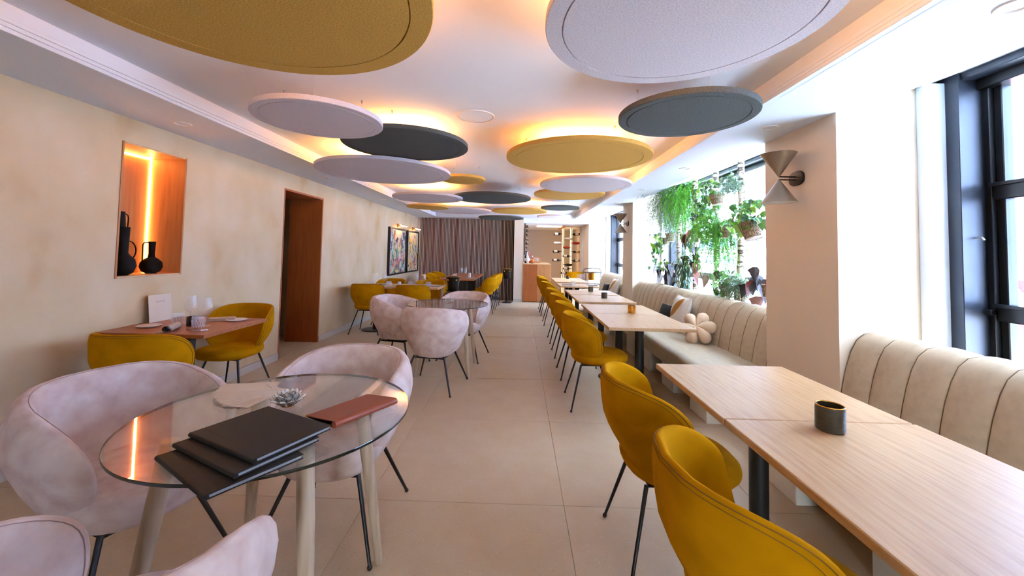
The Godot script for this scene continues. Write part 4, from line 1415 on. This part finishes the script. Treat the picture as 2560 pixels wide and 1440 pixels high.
func build_left_table() -> void:
	var y := 0.7505
	pedestal_table(-2.888, -2.130, -3.362, -2.682, "oak table set for two under the lit niche", "tables along the left wall", "cherry")
	var g := "place settings under the niche"
	plate(Vector3(-2.715, y, -2.90), "white side plate near the standing menu card", g)
	plate(Vector3(-2.295, y, -3.225), "white side plate on the far side of the table under the niche", g)
	napkin_roll(Vector3(-2.455, y, -2.80), 0.42, "rolled taupe napkin with dark lining on the table under the niche", g)
	flat_napkin(Vector3(-2.43, y, -3.235), 0.5, "folded taupe napkin behind the glasses under the niche", g)
	wine_glass(Vector3(-2.555, y, -3.075), "left wine glass of the pair under the niche", g)
	wine_glass(Vector3(-2.365, y, -2.985), "right wine glass of the pair under the niche", g)
	tumbler(Vector3(-2.575, y, -2.985), "cut glass tumbler left of the dark candle jar under the niche", g)
	tumbler(Vector3(-2.335, y, -2.885), "cut glass tumbler right of the dark candle jar, before the cutlery", g)
	candle_jar(Vector3(-2.455, y, -2.975), "smoke_glass", "dark brown candle jar between the two tumblers under the niche", 0.036, 0.07)
	var rest := thing("cutlery_rest", "small white cutlery rest by the right tumbler under the niche", "cutlery rest", Vector3(-2.235, y, -2.815), 0.9, g)
	part("block", bbox(Vector3(0.045, 0.009, 0.018), 0.003), "porcelain", rest)
	rest.position.y += 0.0045
	for k in 2:
		var c := thing("knife" if k == 0 else "fork", ["bronze knife resting by the right tumbler", "bronze fork lying beside the knife under the niche"][k], ["knife", "fork"][k], Vector3(-2.30 + 0.016 * k, y + 0.011, -2.78 - 0.012 * k), -0.62, g)
		part("handle", tube([Vector3(-0.10, -0.0075, 0), Vector3(-0.02, -0.002, 0), Vector3(0.02, 0, 0)], [0.0035, 0.003, 0.002], 8), "cutlery", c)
		part("blade" if k == 0 else "tines", bbox(Vector3(0.085, 0.0015, 0.015), 0.0005), "cutlery", c, Vector3(0.06, 0.002, 0), Vector3(0, 0, 0.04))
	var card := thing("menu_card", "pale peach menu card standing against the wall under the niche", "menu", Vector3(-2.845, y, -3.14))
	card.rotation.z = 0.10
	blk("sheet", card, "paper_pale", Vector3(-0.002, 0, -0.10), Vector3(0.0, 0.21, 0.10))
	blk("sheet", card, "paper_pale", Vector3(0.003, 0, -0.095), Vector3(0.005, 0.205, 0.105))
	var tm := TextMesh.new()
	var fnt := SystemFont.new()
	fnt.font_names = PackedStringArray(["Droid Serif"])
	tm.font = fnt
	tm.text = "VERTUDE"
	tm.font_size = 16
	tm.pixel_size = 0.0011
	tm.depth = 0.0004
	part("lettering", tm, "ink", card, Vector3(0.0053, 0.155, 0.005), Vector3(0, PI / 2, 0))

func build_left_far_tables() -> void:
	var y := 0.7505
	var g := "tables along the left wall"
	pedestal_table(-2.80, -2.055, -7.11, -6.41, "oak table next to the wall, half of the far set pair below the paintings", g, "oak_along_x")
	var t := pedestal_table(-2.05, -1.305, -7.11, -6.41, "oak table at the aisle end of the far set pair below the paintings", g, "oak_along_x")
	part("leg", bbox(Vector3(0.035, 0.72, 0.035), 0.004), "beech", t, Vector3(0.33, 0.36, -0.20))
	var s := "place settings on the far left tables"
	var wg := [[-2.41, -6.66, "first wine glass from the wall on the far left tables"], [-2.25, -6.64, "second wine glass from the wall on the far left tables"], [-1.74, -6.66, "third wine glass from the wall on the far left tables"], [-1.61, -6.66, "fourth wine glass from the wall on the far left tables"]]
	for q in wg:
		wine_glass(Vector3(q[0], y, q[1]), q[2], s)
	for q in [[-2.14, -6.52, "tumbler in the middle of the far left tables"], [-1.49, -6.53, "tumbler at the aisle end of the far left tables"], [-2.46, -6.60, "tumbler near the wall on the far left tables"], [-1.80, -6.60, "tumbler beside the third wine glass on the far left tables"]]:
		tumbler(Vector3(q[0], y, q[1]), q[2], s)
	for q in [[-2.36, -6.50, "rolled napkin near the wall on the far left tables"], [-1.65, -6.50, "rolled napkin at the aisle end of the far left tables"]]:
		napkin_roll(Vector3(q[0], y, q[1]), 1.3, q[2], s)
	for q in [[-2.30, -6.86, "flat napkin near the wall behind the glasses on the far left tables"], [-1.58, -6.86, "flat napkin behind the glasses at the aisle end of the far left tables"]]:
		flat_napkin(Vector3(q[0], y, q[1]), 0.1, q[2], s)
	for q in [[-2.62, -6.55, "white plate nearest the wall on the far left tables"], [-2.03, -6.75, "white plate at the joint of the far left tables"], [-1.88, -6.55, "white plate before the third wine glass on the far left tables"], [-1.42, -6.75, "white plate at the aisle end of the far left tables"]]:
		plate(Vector3(q[0], y, q[1]), q[2], s, 0.085)
	candle_jar(Vector3(-1.98, y, -6.56), "bottle_clear", "clear candle glass at the joint of the far left tables", 0.03, 0.08)

func build_slat_table() -> void:
	var y := 0.7505
	var t := thing("long_table", "long reddish oak table in front of the slatted wall", "table", Vector3(-1.36, 0, -9.80))
	part("tabletop", bbox(Vector3(0.76, 0.03, 2.40), 0.004), "cherry", t, Vector3(0, 0.735, 0))
	for z in [-0.8, 0.8]:
		part("pedestal", bbox(Vector3(0.36, 0.70, 0.12), 0.006), "black_metal", t, Vector3(0, 0.37, z))
		part("base_plate", bbox(Vector3(0.56, 0.02, 0.34), 0.006), "black_satin", t, Vector3(0, 0.01, z))
	var s := "place settings on the table by the slatted wall"
	for q in [[-1.36, -9.25, "left wine glass on the table by the slatted wall"], [-1.27, -9.32, "right wine glass on the table by the slatted wall"]]:
		wine_glass(Vector3(q[0], y, q[1]), q[2], s)
	tumbler(Vector3(-1.48, y, -9.15), "tumbler on the table by the slatted wall", s)
	candle_jar(Vector3(-1.17, y, -9.3), "bottle_clear", "clear candle glass on the table by the slatted wall", 0.034, 0.1)
	flat_napkin(Vector3(-1.10, y, -8.85), 0.2, "pale napkin on the table by the slatted wall", s)

func build_pictures() -> void:
	var spans := [[-8.66, -9.95, 91, "black framed abstract painting with blue and teal patches, nearer to us"], [-10.06, -11.16, 92, "black framed abstract painting with much yellow, next to the slatted wall"]]
	for k in 2:
		var z0: float = spans[k][0]
		var z1: float = spans[k][1]
		var t := thing("framed_painting", spans[k][3], "painting", Vector3(WX, 0.785, (z0 + z1) / 2), 0, "framed paintings on the left wall")
		var h := 1.08
		var w := absf(z1 - z0)
		var fw := 0.035
		blk("frame_bar", t, "black_satin", Vector3(0, 0, -w / 2), Vector3(0.055, fw, w / 2), 0.003)
		blk("frame_bar", t, "black_satin", Vector3(0, h - fw, -w / 2), Vector3(0.055, h, w / 2), 0.003)
		for s in [-1, 1]:
			blk("frame_bar", t, "black_satin", Vector3(0, fw, s * w / 2), Vector3(0.055, h - fw, s * (w / 2 - fw)), 0.003)
		var im := Image.create(192, 160, false, Image.FORMAT_RGB8)
		im.fill(Color(0.72, 0.70, 0.58))
		var r := RandomNumberGenerator.new()
		r.seed = spans[k][2]
		var pal := [Color(0.85, 0.66, 0.16), Color(0.08, 0.08, 0.09), Color(0.82, 0.80, 0.76), Color(0.15, 0.16, 0.42), Color(0.80, 0.33, 0.16), Color(0.78, 0.62, 0.55), Color(0.35, 0.36, 0.38), Color(0.70, 0.74, 0.58)]
		if k == 0:
			pal.append_array([Color(0.20, 0.52, 0.46), Color(0.15, 0.16, 0.42), Color(0.82, 0.30, 0.20)])
		else:
			pal.append_array([Color(0.88, 0.68, 0.12), Color(0.88, 0.68, 0.12), Color(0.62, 0.62, 0.55)])
		for n in 170:
			var c: Color = pal[r.randi() % pal.size()]
			var p := Vector2(r.randf() * 192, r.randf() * 160)
			var a := r.randf_range(0.9, 2.3)
			var bend := r.randf_range(-0.12, 0.12)
			var wd := r.randi_range(10, 24) if n < 45 else (r.randi_range(4, 9) if n < 110 else r.randi_range(1, 4))
			for q in r.randi_range(4, 18):
				im.fill_rect(Rect2i(int(p.x), int(p.y), maxi(1, wd - r.randi_range(0, wd / 3)), r.randi_range(2, 7)), c)
				p += Vector2(cos(a), sin(a)) * 2.6
				a += bend
		var m := mat("painting%d" % k, Color.WHITE, 0.6)
		m.albedo_texture = ImageTexture.create_from_image(im)
		var qm := QuadMesh.new()
		qm.size = Vector2(w - 2 * fw, h - 2 * fw)
		part("backing_board", bbox(Vector3(0.02, h - 2 * fw, w - 2 * fw), 0.0), "black_satin", t, Vector3(0.02, h / 2, 0))
		part("canvas", qm, "painting%d" % k, t, Vector3(0.0312, h / 2, 0), Vector3(0, PI / 2, 0))
		# picture lamp above
		var l := thing("picture_lamp", ["brass picture lamp glowing above the nearer painting", "brass picture lamp glowing above the painting by the slatted wall"][k], "lamp", Vector3(WX, 1.93, (z0 + z1) / 2), 0, "picture lamps on the left wall")
		part("wall_plate", cyl(0.045, 0.02, 20, 0.003), "brass", l, Vector3.ZERO, Vector3(0, 0, -PI / 2))
		part("arm", tube([Vector3(0.02, 0, 0), Vector3(0.13, 0.02, 0), Vector3(0.16, 0.0, 0)], 0.007, 8), "brass", l)
		part("tube_lamp", tube([Vector3(0.16, -0.01, -0.22), Vector3(0.16, -0.01, 0.22)], 0.014, 14), "tube", l)
		part("hood", grid(9, 2, func(i, j):
			var a: float = PI * i / 8.0
			return Vector3(0.16 + cos(a) * 0.02, -0.006 + sin(a) * 0.02, (j - 0.5) * 0.46), false, false, false), "brass", l)
		var ar := AreaLight3D.new()
		ar.name = "lamp_light"
		ar.area_size = Vector2(0.44, 0.03)
		ar.light_color = Color(1.0, 0.78, 0.52)
		ar.light_energy = 0.12
		ar.area_range = 10.0
		ar.shadow_enabled = true
		l.add_child(ar, true)
		ar.position = Vector3(0.155, -0.03, 0)
		ar.rotation = Vector3(-PI / 2, PI / 2, 0)
		ar.basis = Basis.looking_at(Vector3(-0.45, -1, 0).normalized(), Vector3(1, 0, 0)) * Basis(Vector3.FORWARD, 0.0)

func build_sconces() -> void:
	for q in [[-2.905, 1.925, "bronze double cone wall lamp on the nearer pillar"], [-7.45, 1.93, "bronze double cone wall lamp on the farther pillar"]]:
		var t := thing("wall_lamp", q[2], "wall lamp", Vector3(PX, q[1], q[0]), 0, "double cone wall lamps")
		part("wall_plate", pad(0.052, 0.075, 2.6, [Vector2(0, 0), Vector2(0.96, 0), Vector2(1, 0.004), Vector2(1, 0.014), Vector2(0.94, 0.018), Vector2(0.001, 0.018)], 40), "black_satin", t, Vector3.ZERO, Vector3(0, 0, PI / 2))
		for s in [1, -1]:
			part("arm", tube([Vector3(-0.016, 0.011 * s, 0), Vector3(-0.135, 0.011 * s, 0)], 0.005, 10), "black_satin", t)
			var rot := Vector3(0.0, 0, 0.0) if s == 1 else Vector3(PI, 0, 0)
			var c := part("cone_shade", lathe([Vector2(0.004, 0.0), Vector2(0.113, 0.168)], 48), "bronze", t, Vector3(-0.135, 0.008 * s, 0), rot)
			part("cone_lining", lathe([Vector2(0.111, 0.168), Vector2(0.003, 0.004)], 48), "lamp_white", c)
			var rim := []
			for k in 48:
				rim.append(Vector3(cos(TAU * k / 48) * 0.1125, 0.168, sin(TAU * k / 48) * 0.1125))
			part("rim", tube(rim, 0.0016, 6, true), "bronze", c)

# ---------------------------------------------------------------- plants

func leaf_mesh(kind: String) -> ArrayMesh:
	var key := "leaf_" + kind
	if cache.has(key):
		return cache[key]
	cache[key] = grid(6, 5, func(i, j):
		var v: float = i / 5.0
		var u: float = j / 2.0 - 1.0
		var w := 0.0
		if kind == "heart":
			w = 0.42 * pow(sin(PI * pow(v * 0.97 + 0.03, 0.62)), 0.8)
		elif kind == "wing":
			w = 0.30 * pow(sin(PI * pow(v * 0.97 + 0.03, 0.55)), 0.9)
		else:
			w = 0.17 * sin(PI * (v * 0.97 + 0.03))
		var x: float = u * w + (0.07 * v if kind == "wing" else 0.0)
		if kind == "wing" and u > 0.6 and i == 1:
			x += 0.14
		return Vector3(x, -0.22 * v * v + absf(u) * w * 0.25, v), false, false, false)
	return cache[key]

func leaves(t: Node3D, kind: String, mats: Array, n: int, c: Vector3, ext: Vector3, size: float, droop: float, r: RandomNumberGenerator) -> void:
	for k in n:
		var d := Vector3(r.randf_range(-1, 1), r.randf_range(-1, 1), r.randf_range(-1, 1))
		var p := c + d * ext
		var o := part("leaf", leaf_mesh(kind), mats[r.randi() % mats.size()], t, p)
		o.rotation = Vector3(droop + r.randf_range(-0.5, 0.5), r.randf_range(-PI, PI), r.randf_range(-0.5, 0.5))
		o.scale = Vector3.ONE * size * r.randf_range(0.7, 1.25)

func stems(t: Node3D, from: Vector3, c: Vector3, ext: Vector3, n: int, r: RandomNumberGenerator, m := "leaf_dark") -> void:
	for k in n:
		var e := c + Vector3(r.randf_range(-1, 1), r.randf_range(-1, 0.3), r.randf_range(-1, 1)) * ext
		var up := from.lerp(e, 0.4) + Vector3(0, 0.10, 0)
		var pts := []
		for i in 7:
			var f := i / 6.0
			pts.append(from.lerp(up, f).lerp(up.lerp(e, f), f))
		part("stem", tube(pts, 0.0022, 5), m, t)

func strands(t: Node3D, called: String, m: String, n: int, c: Vector3, ext: Vector3, length: float, leaf: float, r: RandomNumberGenerator, curl := 0.3, spread := 1.0) -> void:
	var v := PackedVector3Array()
	var nn := PackedVector3Array()
	var tr := PackedInt32Array()
	for k in n:
		var p := c + Vector3(r.randf_range(-1, 1) * ext.x, r.randf_range(-1, 1) * ext.y, r.randf_range(-1, 1) * ext.z)
		var d := Vector3(r.randf_range(-1, 1) * spread, r.randf_range(-0.6, 0.9), r.randf_range(-1, 1) * spread).normalized()
		var steps := 11
		var seg := length * r.randf_range(0.5, 1.15) / steps
		for i in steps:
			var q := p + d * seg
			var side := d.cross(Vector3(r.randf_range(-1, 1), 0.3, r.randf_range(-1, 1))).normalized()
			var at := v.size()
			for e in [p + side * 0.002, p - side * 0.002, q - side * 0.002, q + side * 0.002]:
				v.append(e)
				nn.append(d.cross(side).normalized())
			tr.append_array(PackedInt32Array([at, at + 1, at + 2, at, at + 2, at + 3]))
			for s in [-1, 1]:
				var tip: Vector3 = p + side * leaf * s + d * leaf * 0.7 + Vector3(0, r.randf_range(-1, 1) * leaf * 0.4, 0)
				var w := d * leaf * 0.34
				at = v.size()
				for e in [p, tip.lerp(p, 0.4) + w, tip, tip.lerp(p, 0.4) - w]:
					v.append(e)
					nn.append(side.cross(d).normalized())
				tr.append_array(PackedInt32Array([at, at + 1, at + 2, at, at + 2, at + 3]))
			p = q
			d = (d + Vector3(0, -0.32, 0) + Vector3(r.randf_range(-1, 1), r.randf_range(-1, 1), r.randf_range(-1, 1)) * curl * 0.5).normalized()
	var o := part(called, arr(v, nn, tr), m, t)
	o.set_meta("kind", "stuff")

func bark_pot(t: Node3D, at: Vector3, rot: Vector3, r := 0.075, h := 0.13) -> void:
	var o := part("pot", lathe([Vector2(0, 0), Vector2(r * 0.70, 0), Vector2(r * 0.73, 0.004), Vector2(r, h), Vector2(r - 0.008, h), Vector2(r - 0.012, h - 0.02), Vector2(0, h - 0.022)], 28), "bark_pot", t, at, rot)
	part("soil", cyl(r - 0.012, 0.006, 20, 0.001), "soil", o, Vector3(0, h - 0.024, 0))
	part("base_band", lathe([Vector2(r * 0.71, -0.003), Vector2(r * 0.74, -0.003), Vector2(r * 0.75, 0.008), Vector2(r * 0.73, 0.008)], 28), "pot_band", o)

func build_plants() -> void:
	var tz := [-4.41, -4.97, -5.56, -6.12]
	var names := ["nearest slim birch trunk in the plant window", "second slim birch trunk in the plant window", "third slim birch trunk in the plant window", "farthest slim birch trunk in the plant window"]
	var r := RandomNumberGenerator.new()
	r.seed = 12
	for k in 4:
		var t := thing("birch_trunk", names[k], "trunk", Vector3(2.42, 0, tz[k]), 0, "birch trunks in the plant window")
		var pts := []
		var rad := []
		var top := S + (2.42 - PX) / (GX - PX) * (2.49 - S) - 0.012
		for i in 15:
			var y := top * i / 14.0
			var am := 0.0 if i == 14 else 0.012
			pts.append(Vector3(r.randf_range(-am, am) * 0.7, y, r.randf_range(-am, am)))
			rad.append(0.035 + r.randf_range(-0.003, 0.004))
		part("bark", tube(pts, rad, 14), "birch", t)
		for q in 3:
			var y := r.randf_range(0.8, 2.2)
			part("knot", tube([Vector3(-0.02, y, 0.0), Vector3(-0.045, y + 0.03, 0.012)], [0.012, 0.008], 8), "birch", t)
	var g := "plants in the plant window"
	# hanging silver moss
	var a := thing("hanging_moss", "silvery green moss hanging on the farthest birch trunk", "plant", Vector3(2.32, 2.30, -6.27), 0, g)
	strands(a, "strand_mass", "leaf_moss", 520, Vector3(0, -0.12, 0.0), Vector3(0.05, 0.13, 0.065), 0.60, 0.014, r, 0.42, 0.4)
	bark_pot(a, Vector3(0.02, -0.73, 0.02), Vector3(0.1, 0, 0.08))
	a = thing("hanging_fern", "bright green asparagus fern hanging beside the silvery moss", "plant", Vector3(2.33, 2.30, -5.70), 0, g)
	strands(a, "frond_mass", "leaf_fern", 420, Vector3(0, -0.08, 0), Vector3(0.05, 0.10, 0.06), 0.58, 0.016, r, 0.35, 0.45)
	bark_pot(a, Vector3(0.0, -0.77, 0.04), Vector3(0, 0, 0.05))
	a = thing("pothos", "leafy green pothos tumbling from the highest bark pot", "plant", Vector3(2.32, 2.03, -4.78), 0, g)
	bark_pot(a, Vector3(0, -0.07, 0.06), Vector3(0, 0, 0.1), 0.085, 0.12)
	leaves(a, "heart", ["leaf_mid", "leaf_dark", "leaf_mid", "leaf_lime"], 130, Vector3(-0.02, 0.02, -0.24), Vector3(0.09, 0.22, 0.27), 0.072, 0.9, r)
	leaves(a, "heart", ["leaf_mid", "leaf_lime", "leaf_dark"], 60, Vector3(-0.02, -0.32, -0.28), Vector3(0.07, 0.17, 0.18), 0.070, 1.0, r)
	stems(a, Vector3(0, 0.05, 0.06), Vector3(-0.02, -0.1, -0.27), Vector3(0.1, 0.35, 0.25), 16, r)
	a = thing("wispy_moss", "wispy grey green bush at the top of the nearest birch trunk", "plant", Vector3(2.36, 2.18, -4.50), 0, g)
	strands(a, "sprig_mass", "leaf_moss", 90, Vector3(0, 0, 0), Vector3(0.05, 0.06, 0.13), 0.22, 0.014, r, 0.8)
	leaves(a, "heart", ["leaf_mid", "leaf_dark"], 26, Vector3(0, 0.02, -0.10), Vector3(0.06, 0.11, 0.10), 0.055, 0.5, r)
	a = thing("lime_fern", "lime green fern trailing down the second birch trunk", "plant", Vector3(2.30, 1.68, -4.68), 0, g)
	bark_pot(a, Vector3(0.02, -0.11, 0.16), Vector3(0.25, 0, 0.1))
	strands(a, "frond_mass", "leaf_fern", 340, Vector3(0, -0.03, -0.02), Vector3(0.05, 0.08, 0.11), 0.58, 0.016, r, 0.35, 0.5)
	a = thing("basket_pothos", "pothos in a tilted bark basket beside the nearer pillar", "plant", Vector3(2.28, 1.66, -3.93), 0, g)
	bark_pot(a, Vector3(0.0, -0.13, 0.0), Vector3(-0.25, 0, 0.15), 0.105, 0.17)
	leaves(a, "heart", ["leaf_mid", "leaf_dark", "leaf_mid", "leaf_lime"], 85, Vector3(-0.02, 0.13, -0.06), Vector3(0.11, 0.12, 0.20), 0.075, 0.8, r)
	leaves(a, "heart", ["leaf_lime", "leaf_mid"], 30, Vector3(-0.02, 0.02, -0.30), Vector3(0.07, 0.20, 0.09), 0.065, 1.0, r)
	stems(a, Vector3(0, 0.02, 0), Vector3(-0.02, 0.05, -0.15), Vector3(0.1, 0.2, 0.2), 12, r)
	a = thing("ivy", "dark ivy trailing at the far end of the plant window", "plant", Vector3(2.30, 1.62, -6.42), 0, g)
	bark_pot(a, Vector3(0.0, -0.10, 0.10), Vector3(0, 0, 0.1), 0.06, 0.11)
	leaves(a, "heart", ["leaf_mid", "leaf_ivy", "leaf_lime", "leaf_mid"], 46, Vector3(-0.04, -0.06, -0.16), Vector3(0.08, 0.16, 0.13), 0.072, 0.9, r)
	leaves(a, "heart", ["leaf_ivy"], 26, Vector3(-0.05, -0.26, -0.26), Vector3(0.08, 0.26, 0.16), 0.052, 1.1, r)
	stems(a, Vector3(0, 0.0, 0.08), Vector3(-0.04, -0.25, -0.22), Vector3(0.08, 0.25, 0.18), 12, r)
	a = thing("spotted_begonia", "dark spotted begonia low at the far end of the plant window", "plant", Vector3(2.32, 1.10, -6.25), 0, g)
	bark_pot(a, Vector3(0.02, -0.10, 0.0), Vector3(0, 0, 0.0), 0.07, 0.12)
	leaves(a, "wing", ["leaf_begonia"], 26, Vector3(-0.06, 0.0, 0.0), Vector3(0.09, 0.15, 0.22), 0.165, 1.2, r)
	leaves(a, "heart", ["leaf_ivy", "leaf_lime"], 14, Vector3(-0.04, 0.12, -0.02), Vector3(0.08, 0.08, 0.16), 0.08, 0.9, r)
	stems(a, Vector3(0, 0.0, 0.0), Vector3(-0.05, 0.05, 0), Vector3(0.08, 0.12, 0.2), 9, r, "leaf_red")
	a = thing("red_begonia", "begonia with dark red undersides in the middle of the plant window", "plant", Vector3(2.33, 1.50, -5.34), 0, g)
	bark_pot(a, Vector3(0.02, 0.03, -0.05), Vector3(0.1, 0, 0.1), 0.06, 0.11)
	leaves(a, "wing", ["leaf_begonia", "leaf_begonia", "leaf_red"], 13, Vector3(-0.04, -0.02, 0.02), Vector3(0.07, 0.28, 0.10), 0.17, 1.3, r)
	leaves(a, "wing", ["leaf_red"], 7, Vector3(-0.04, -0.32, 0.14), Vector3(0.06, 0.10, 0.14), 0.14, 1.1, r)
	stems(a, Vector3(0, 0.1, -0.05), Vector3(-0.04, -0.1, 0.05), Vector3(0.07, 0.3, 0.12), 9, r, "leaf_red")
	a = thing("eucalyptus", "grey green long leaved plant beside the spotted begonia", "plant", Vector3(2.31, 1.22, -5.62), 0, g)
	bark_pot(a, Vector3(0.02, -0.08, 0.0), Vector3.ZERO, 0.06, 0.11)
	leaves(a, "lance", ["leaf_eucalyptus", "leaf_eucalyptus", "leaf_dark"], 95, Vector3(-0.03, -0.10, 0.0), Vector3(0.08, 0.20, 0.16), 0.11, 1.25, r)
	stems(a, Vector3(0, 0.04, 0.0), Vector3(-0.03, -0.1, 0), Vector3(0.08, 0.2, 0.16), 10, r)
	strands(a, "sprig_mass", "leaf_moss", 60, Vector3(0.05, 0.12, -0.16), Vector3(0.03, 0.12, 0.05), 0.35, 0.012, r, 0.5)
	a = thing("round_leaf_plant", "round leaved dark green plant low in front of the nearest birch trunk", "plant", Vector3(2.30, 1.02, -4.52), 0, g)
	bark_pot(a, Vector3(0.02, -0.12, 0.0), Vector3.ZERO, 0.07, 0.12)
	leaves(a, "heart", ["leaf_mid", "leaf_dark", "leaf_mid"], 60, Vector3(-0.02, 0.0, -0.02), Vector3(0.09, 0.19, 0.15), 0.075, 0.8, r)
	stems(a, Vector3(0, 0.0, 0.0), Vector3(-0.02, 0.05, 0), Vector3(0.09, 0.15, 0.15), 9, r)
	strands(a, "sprig_mass", "leaf_fern", 40, Vector3(0.02, 0.02, -0.22), Vector3(0.03, 0.15, 0.05), 0.22, 0.010, r, 0.5)
	a = thing("grey_tuft", "grey green curly tuft low at the foot of the nearest birch trunk", "plant", Vector3(2.31, 1.07, -4.24), 0, g)
	bark_pot(a, Vector3(0.0, -0.2, 0.0), Vector3.ZERO, 0.06, 0.12)
	strands(a, "curl_mass", "leaf_moss", 190, Vector3(0, -0.02, 0), Vector3(0.05, 0.06, 0.08), 0.24, 0.011, r, 0.9)
	a = thing("pillar_begonia", "spotted red begonia peeping out beside the nearer pillar", "plant", Vector3(2.28, 1.12, -3.84), 0, g)
	bark_pot(a, Vector3(0.02, -0.14, 0.10), Vector3.ZERO, 0.06, 0.12)
	leaves(a, "wing", ["leaf_begonia", "leaf_red", "leaf_begonia"], 12, Vector3(-0.02, 0.0, -0.06), Vector3(0.06, 0.17, 0.09), 0.16, 1.2, r)
	stems(a, Vector3(0, -0.04, 0.10), Vector3(-0.02, 0.05, 0), Vector3(0.06, 0.15, 0.1), 6, r, "leaf_red")

# ---------------------------------------------------------------- small things

func build_small_things() -> void:
	var y := 0.7505
	candle_jar(Vector3(1.10, y, -1.448), "ribbed_dark", "dark ribbed candle holder with a gold rim on the nearest tables", 0.043, 0.085, true)
	candle_jar(Vector3(1.163, y, -4.16), "brass", "shiny brass candle holder on the joined pair of oak tables", 0.038, 0.078)
	candle_jar(Vector3(1.159, y, -5.48), "ribbed_dark", "dark candle holder on the table behind the brass one", 0.04, 0.078)
	candle_jar(Vector3(1.141, y, -6.42), "ribbed_dark", "dark candle holder on the table just before the set one", 0.04, 0.078)
	candle_jar(Vector3(1.142, y, -9.50), "ribbed_dark", "small dark candle holder on the farthest oak table", 0.036, 0.07)
	var s := "place settings on the set banquette table"
	wine_glass(Vector3(1.13, y, -7.62), "left wine glass on the set banquette table", s)
	wine_glass(Vector3(1.21, y, -7.68), "right wine glass on the set banquette table", s)
	tumbler(Vector3(1.02, y, -7.56), "tumbler left of the wine glasses on the set banquette table", s)
	tumbler(Vector3(1.30, y, -7.72), "tumbler right of the wine glasses on the set banquette table", s)
	flat_napkin(Vector3(0.90, y, -7.62), 0.1, "grey napkin on the aisle side of the set banquette table", s)
	flat_napkin(Vector3(1.38, y, -7.58), -0.1, "grey napkin on the cushion side of the set banquette table", s)
	for q in [[-1.17, -7.05, "black ice bucket on a stand beside the far left tables"], [-0.335, -10.75, "black ice bucket on a stand before the slatted wall's end"]]:
		var t := thing("ice_bucket_stand", q[2], "ice bucket", Vector3(q[0], 0, q[1]), 0, "ice buckets on stands")
		part("base_plate", lathe([Vector2(0, 0), Vector2(0.135, 0), Vector2(0.14, 0.006), Vector2(0.13, 0.018), Vector2(0.05, 0.035), Vector2(0.022, 0.06), Vector2(0, 0.06)], 32), "black_metal", t)
		part("pole", cyl(0.021, 0.60, 18, 0.001), "black_metal", t, Vector3(0, 0.05, 0))
		part("holder", lathe([Vector2(0.02, 0.63), Vector2(0.115, 0.645), Vector2(0.12, 0.655), Vector2(0.11, 0.665), Vector2(0.02, 0.65)], 32), "black_metal", t)
		part("bucket", lathe([Vector2(0, 0.662), Vector2(0.088, 0.662), Vector2(0.092, 0.668), Vector2(0.105, 0.80), Vector2(0.118, 0.875), Vector2(0.134, 0.90), Vector2(0.128, 0.904), Vector2(0.110, 0.875), Vector2(0.085, 0.68), Vector2(0, 0.68)], 36), "black_satin", t)
		var rim := []
		for k in 40:
			rim.append(Vector3(cos(TAU * k / 40) * 0.131, 0.903, sin(TAU * k / 40) * 0.131))
		part("rim", tube(rim, 0.004, 8, true), "brass", t)
		for sg in [-1, 1]:
			part("knob", ball(0.018, 12), "brass", t, Vector3(0.108 * sg * 0.65, 0.85, 0.098))
	var c := thing("bar_cart", "black wire drinks stand with a brass bucket beside the farthest banquette", "drinks stand", Vector3(1.93, 0, -10.65))
	for h in [[0.86, 0.235], [0.55, 0.235]]:
		var loop := []
		for k in 40:
			loop.append(Vector3(cos(TAU * k / 40) * h[1], h[0], sin(TAU * k / 40) * 0.16))
		part("hoop", tube(loop, 0.008, 8, true), "black_metal", c)
	for sz in [-1, 1]:
		part("frame", tube([Vector3(-0.23, 0, 0.08 * sz), Vector3(-0.23, 0.90, 0.08 * sz), Vector3(-0.19, 0.955, 0.08 * sz), Vector3(0.0, 0.975, 0.08 * sz), Vector3(0.19, 0.955, 0.08 * sz), Vector3(0.23, 0.90, 0.08 * sz), Vector3(0.23, 0, 0.08 * sz)], 0.008, 8), "black_metal", c)
	part("tray", lathe([Vector2(0, 0.853), Vector2(0.23, 0.853), Vector2(0.23, 0.857), Vector2(0, 0.857)], 40, 0.68), "stemware", c)
	part("bucket", lathe([Vector2(0, 0.66), Vector2(0.095, 0.66), Vector2(0.10, 0.665), Vector2(0.105, 0.85), Vector2(0.10, 0.85), Vector2(0, 0.84)], 32), "brass", c)
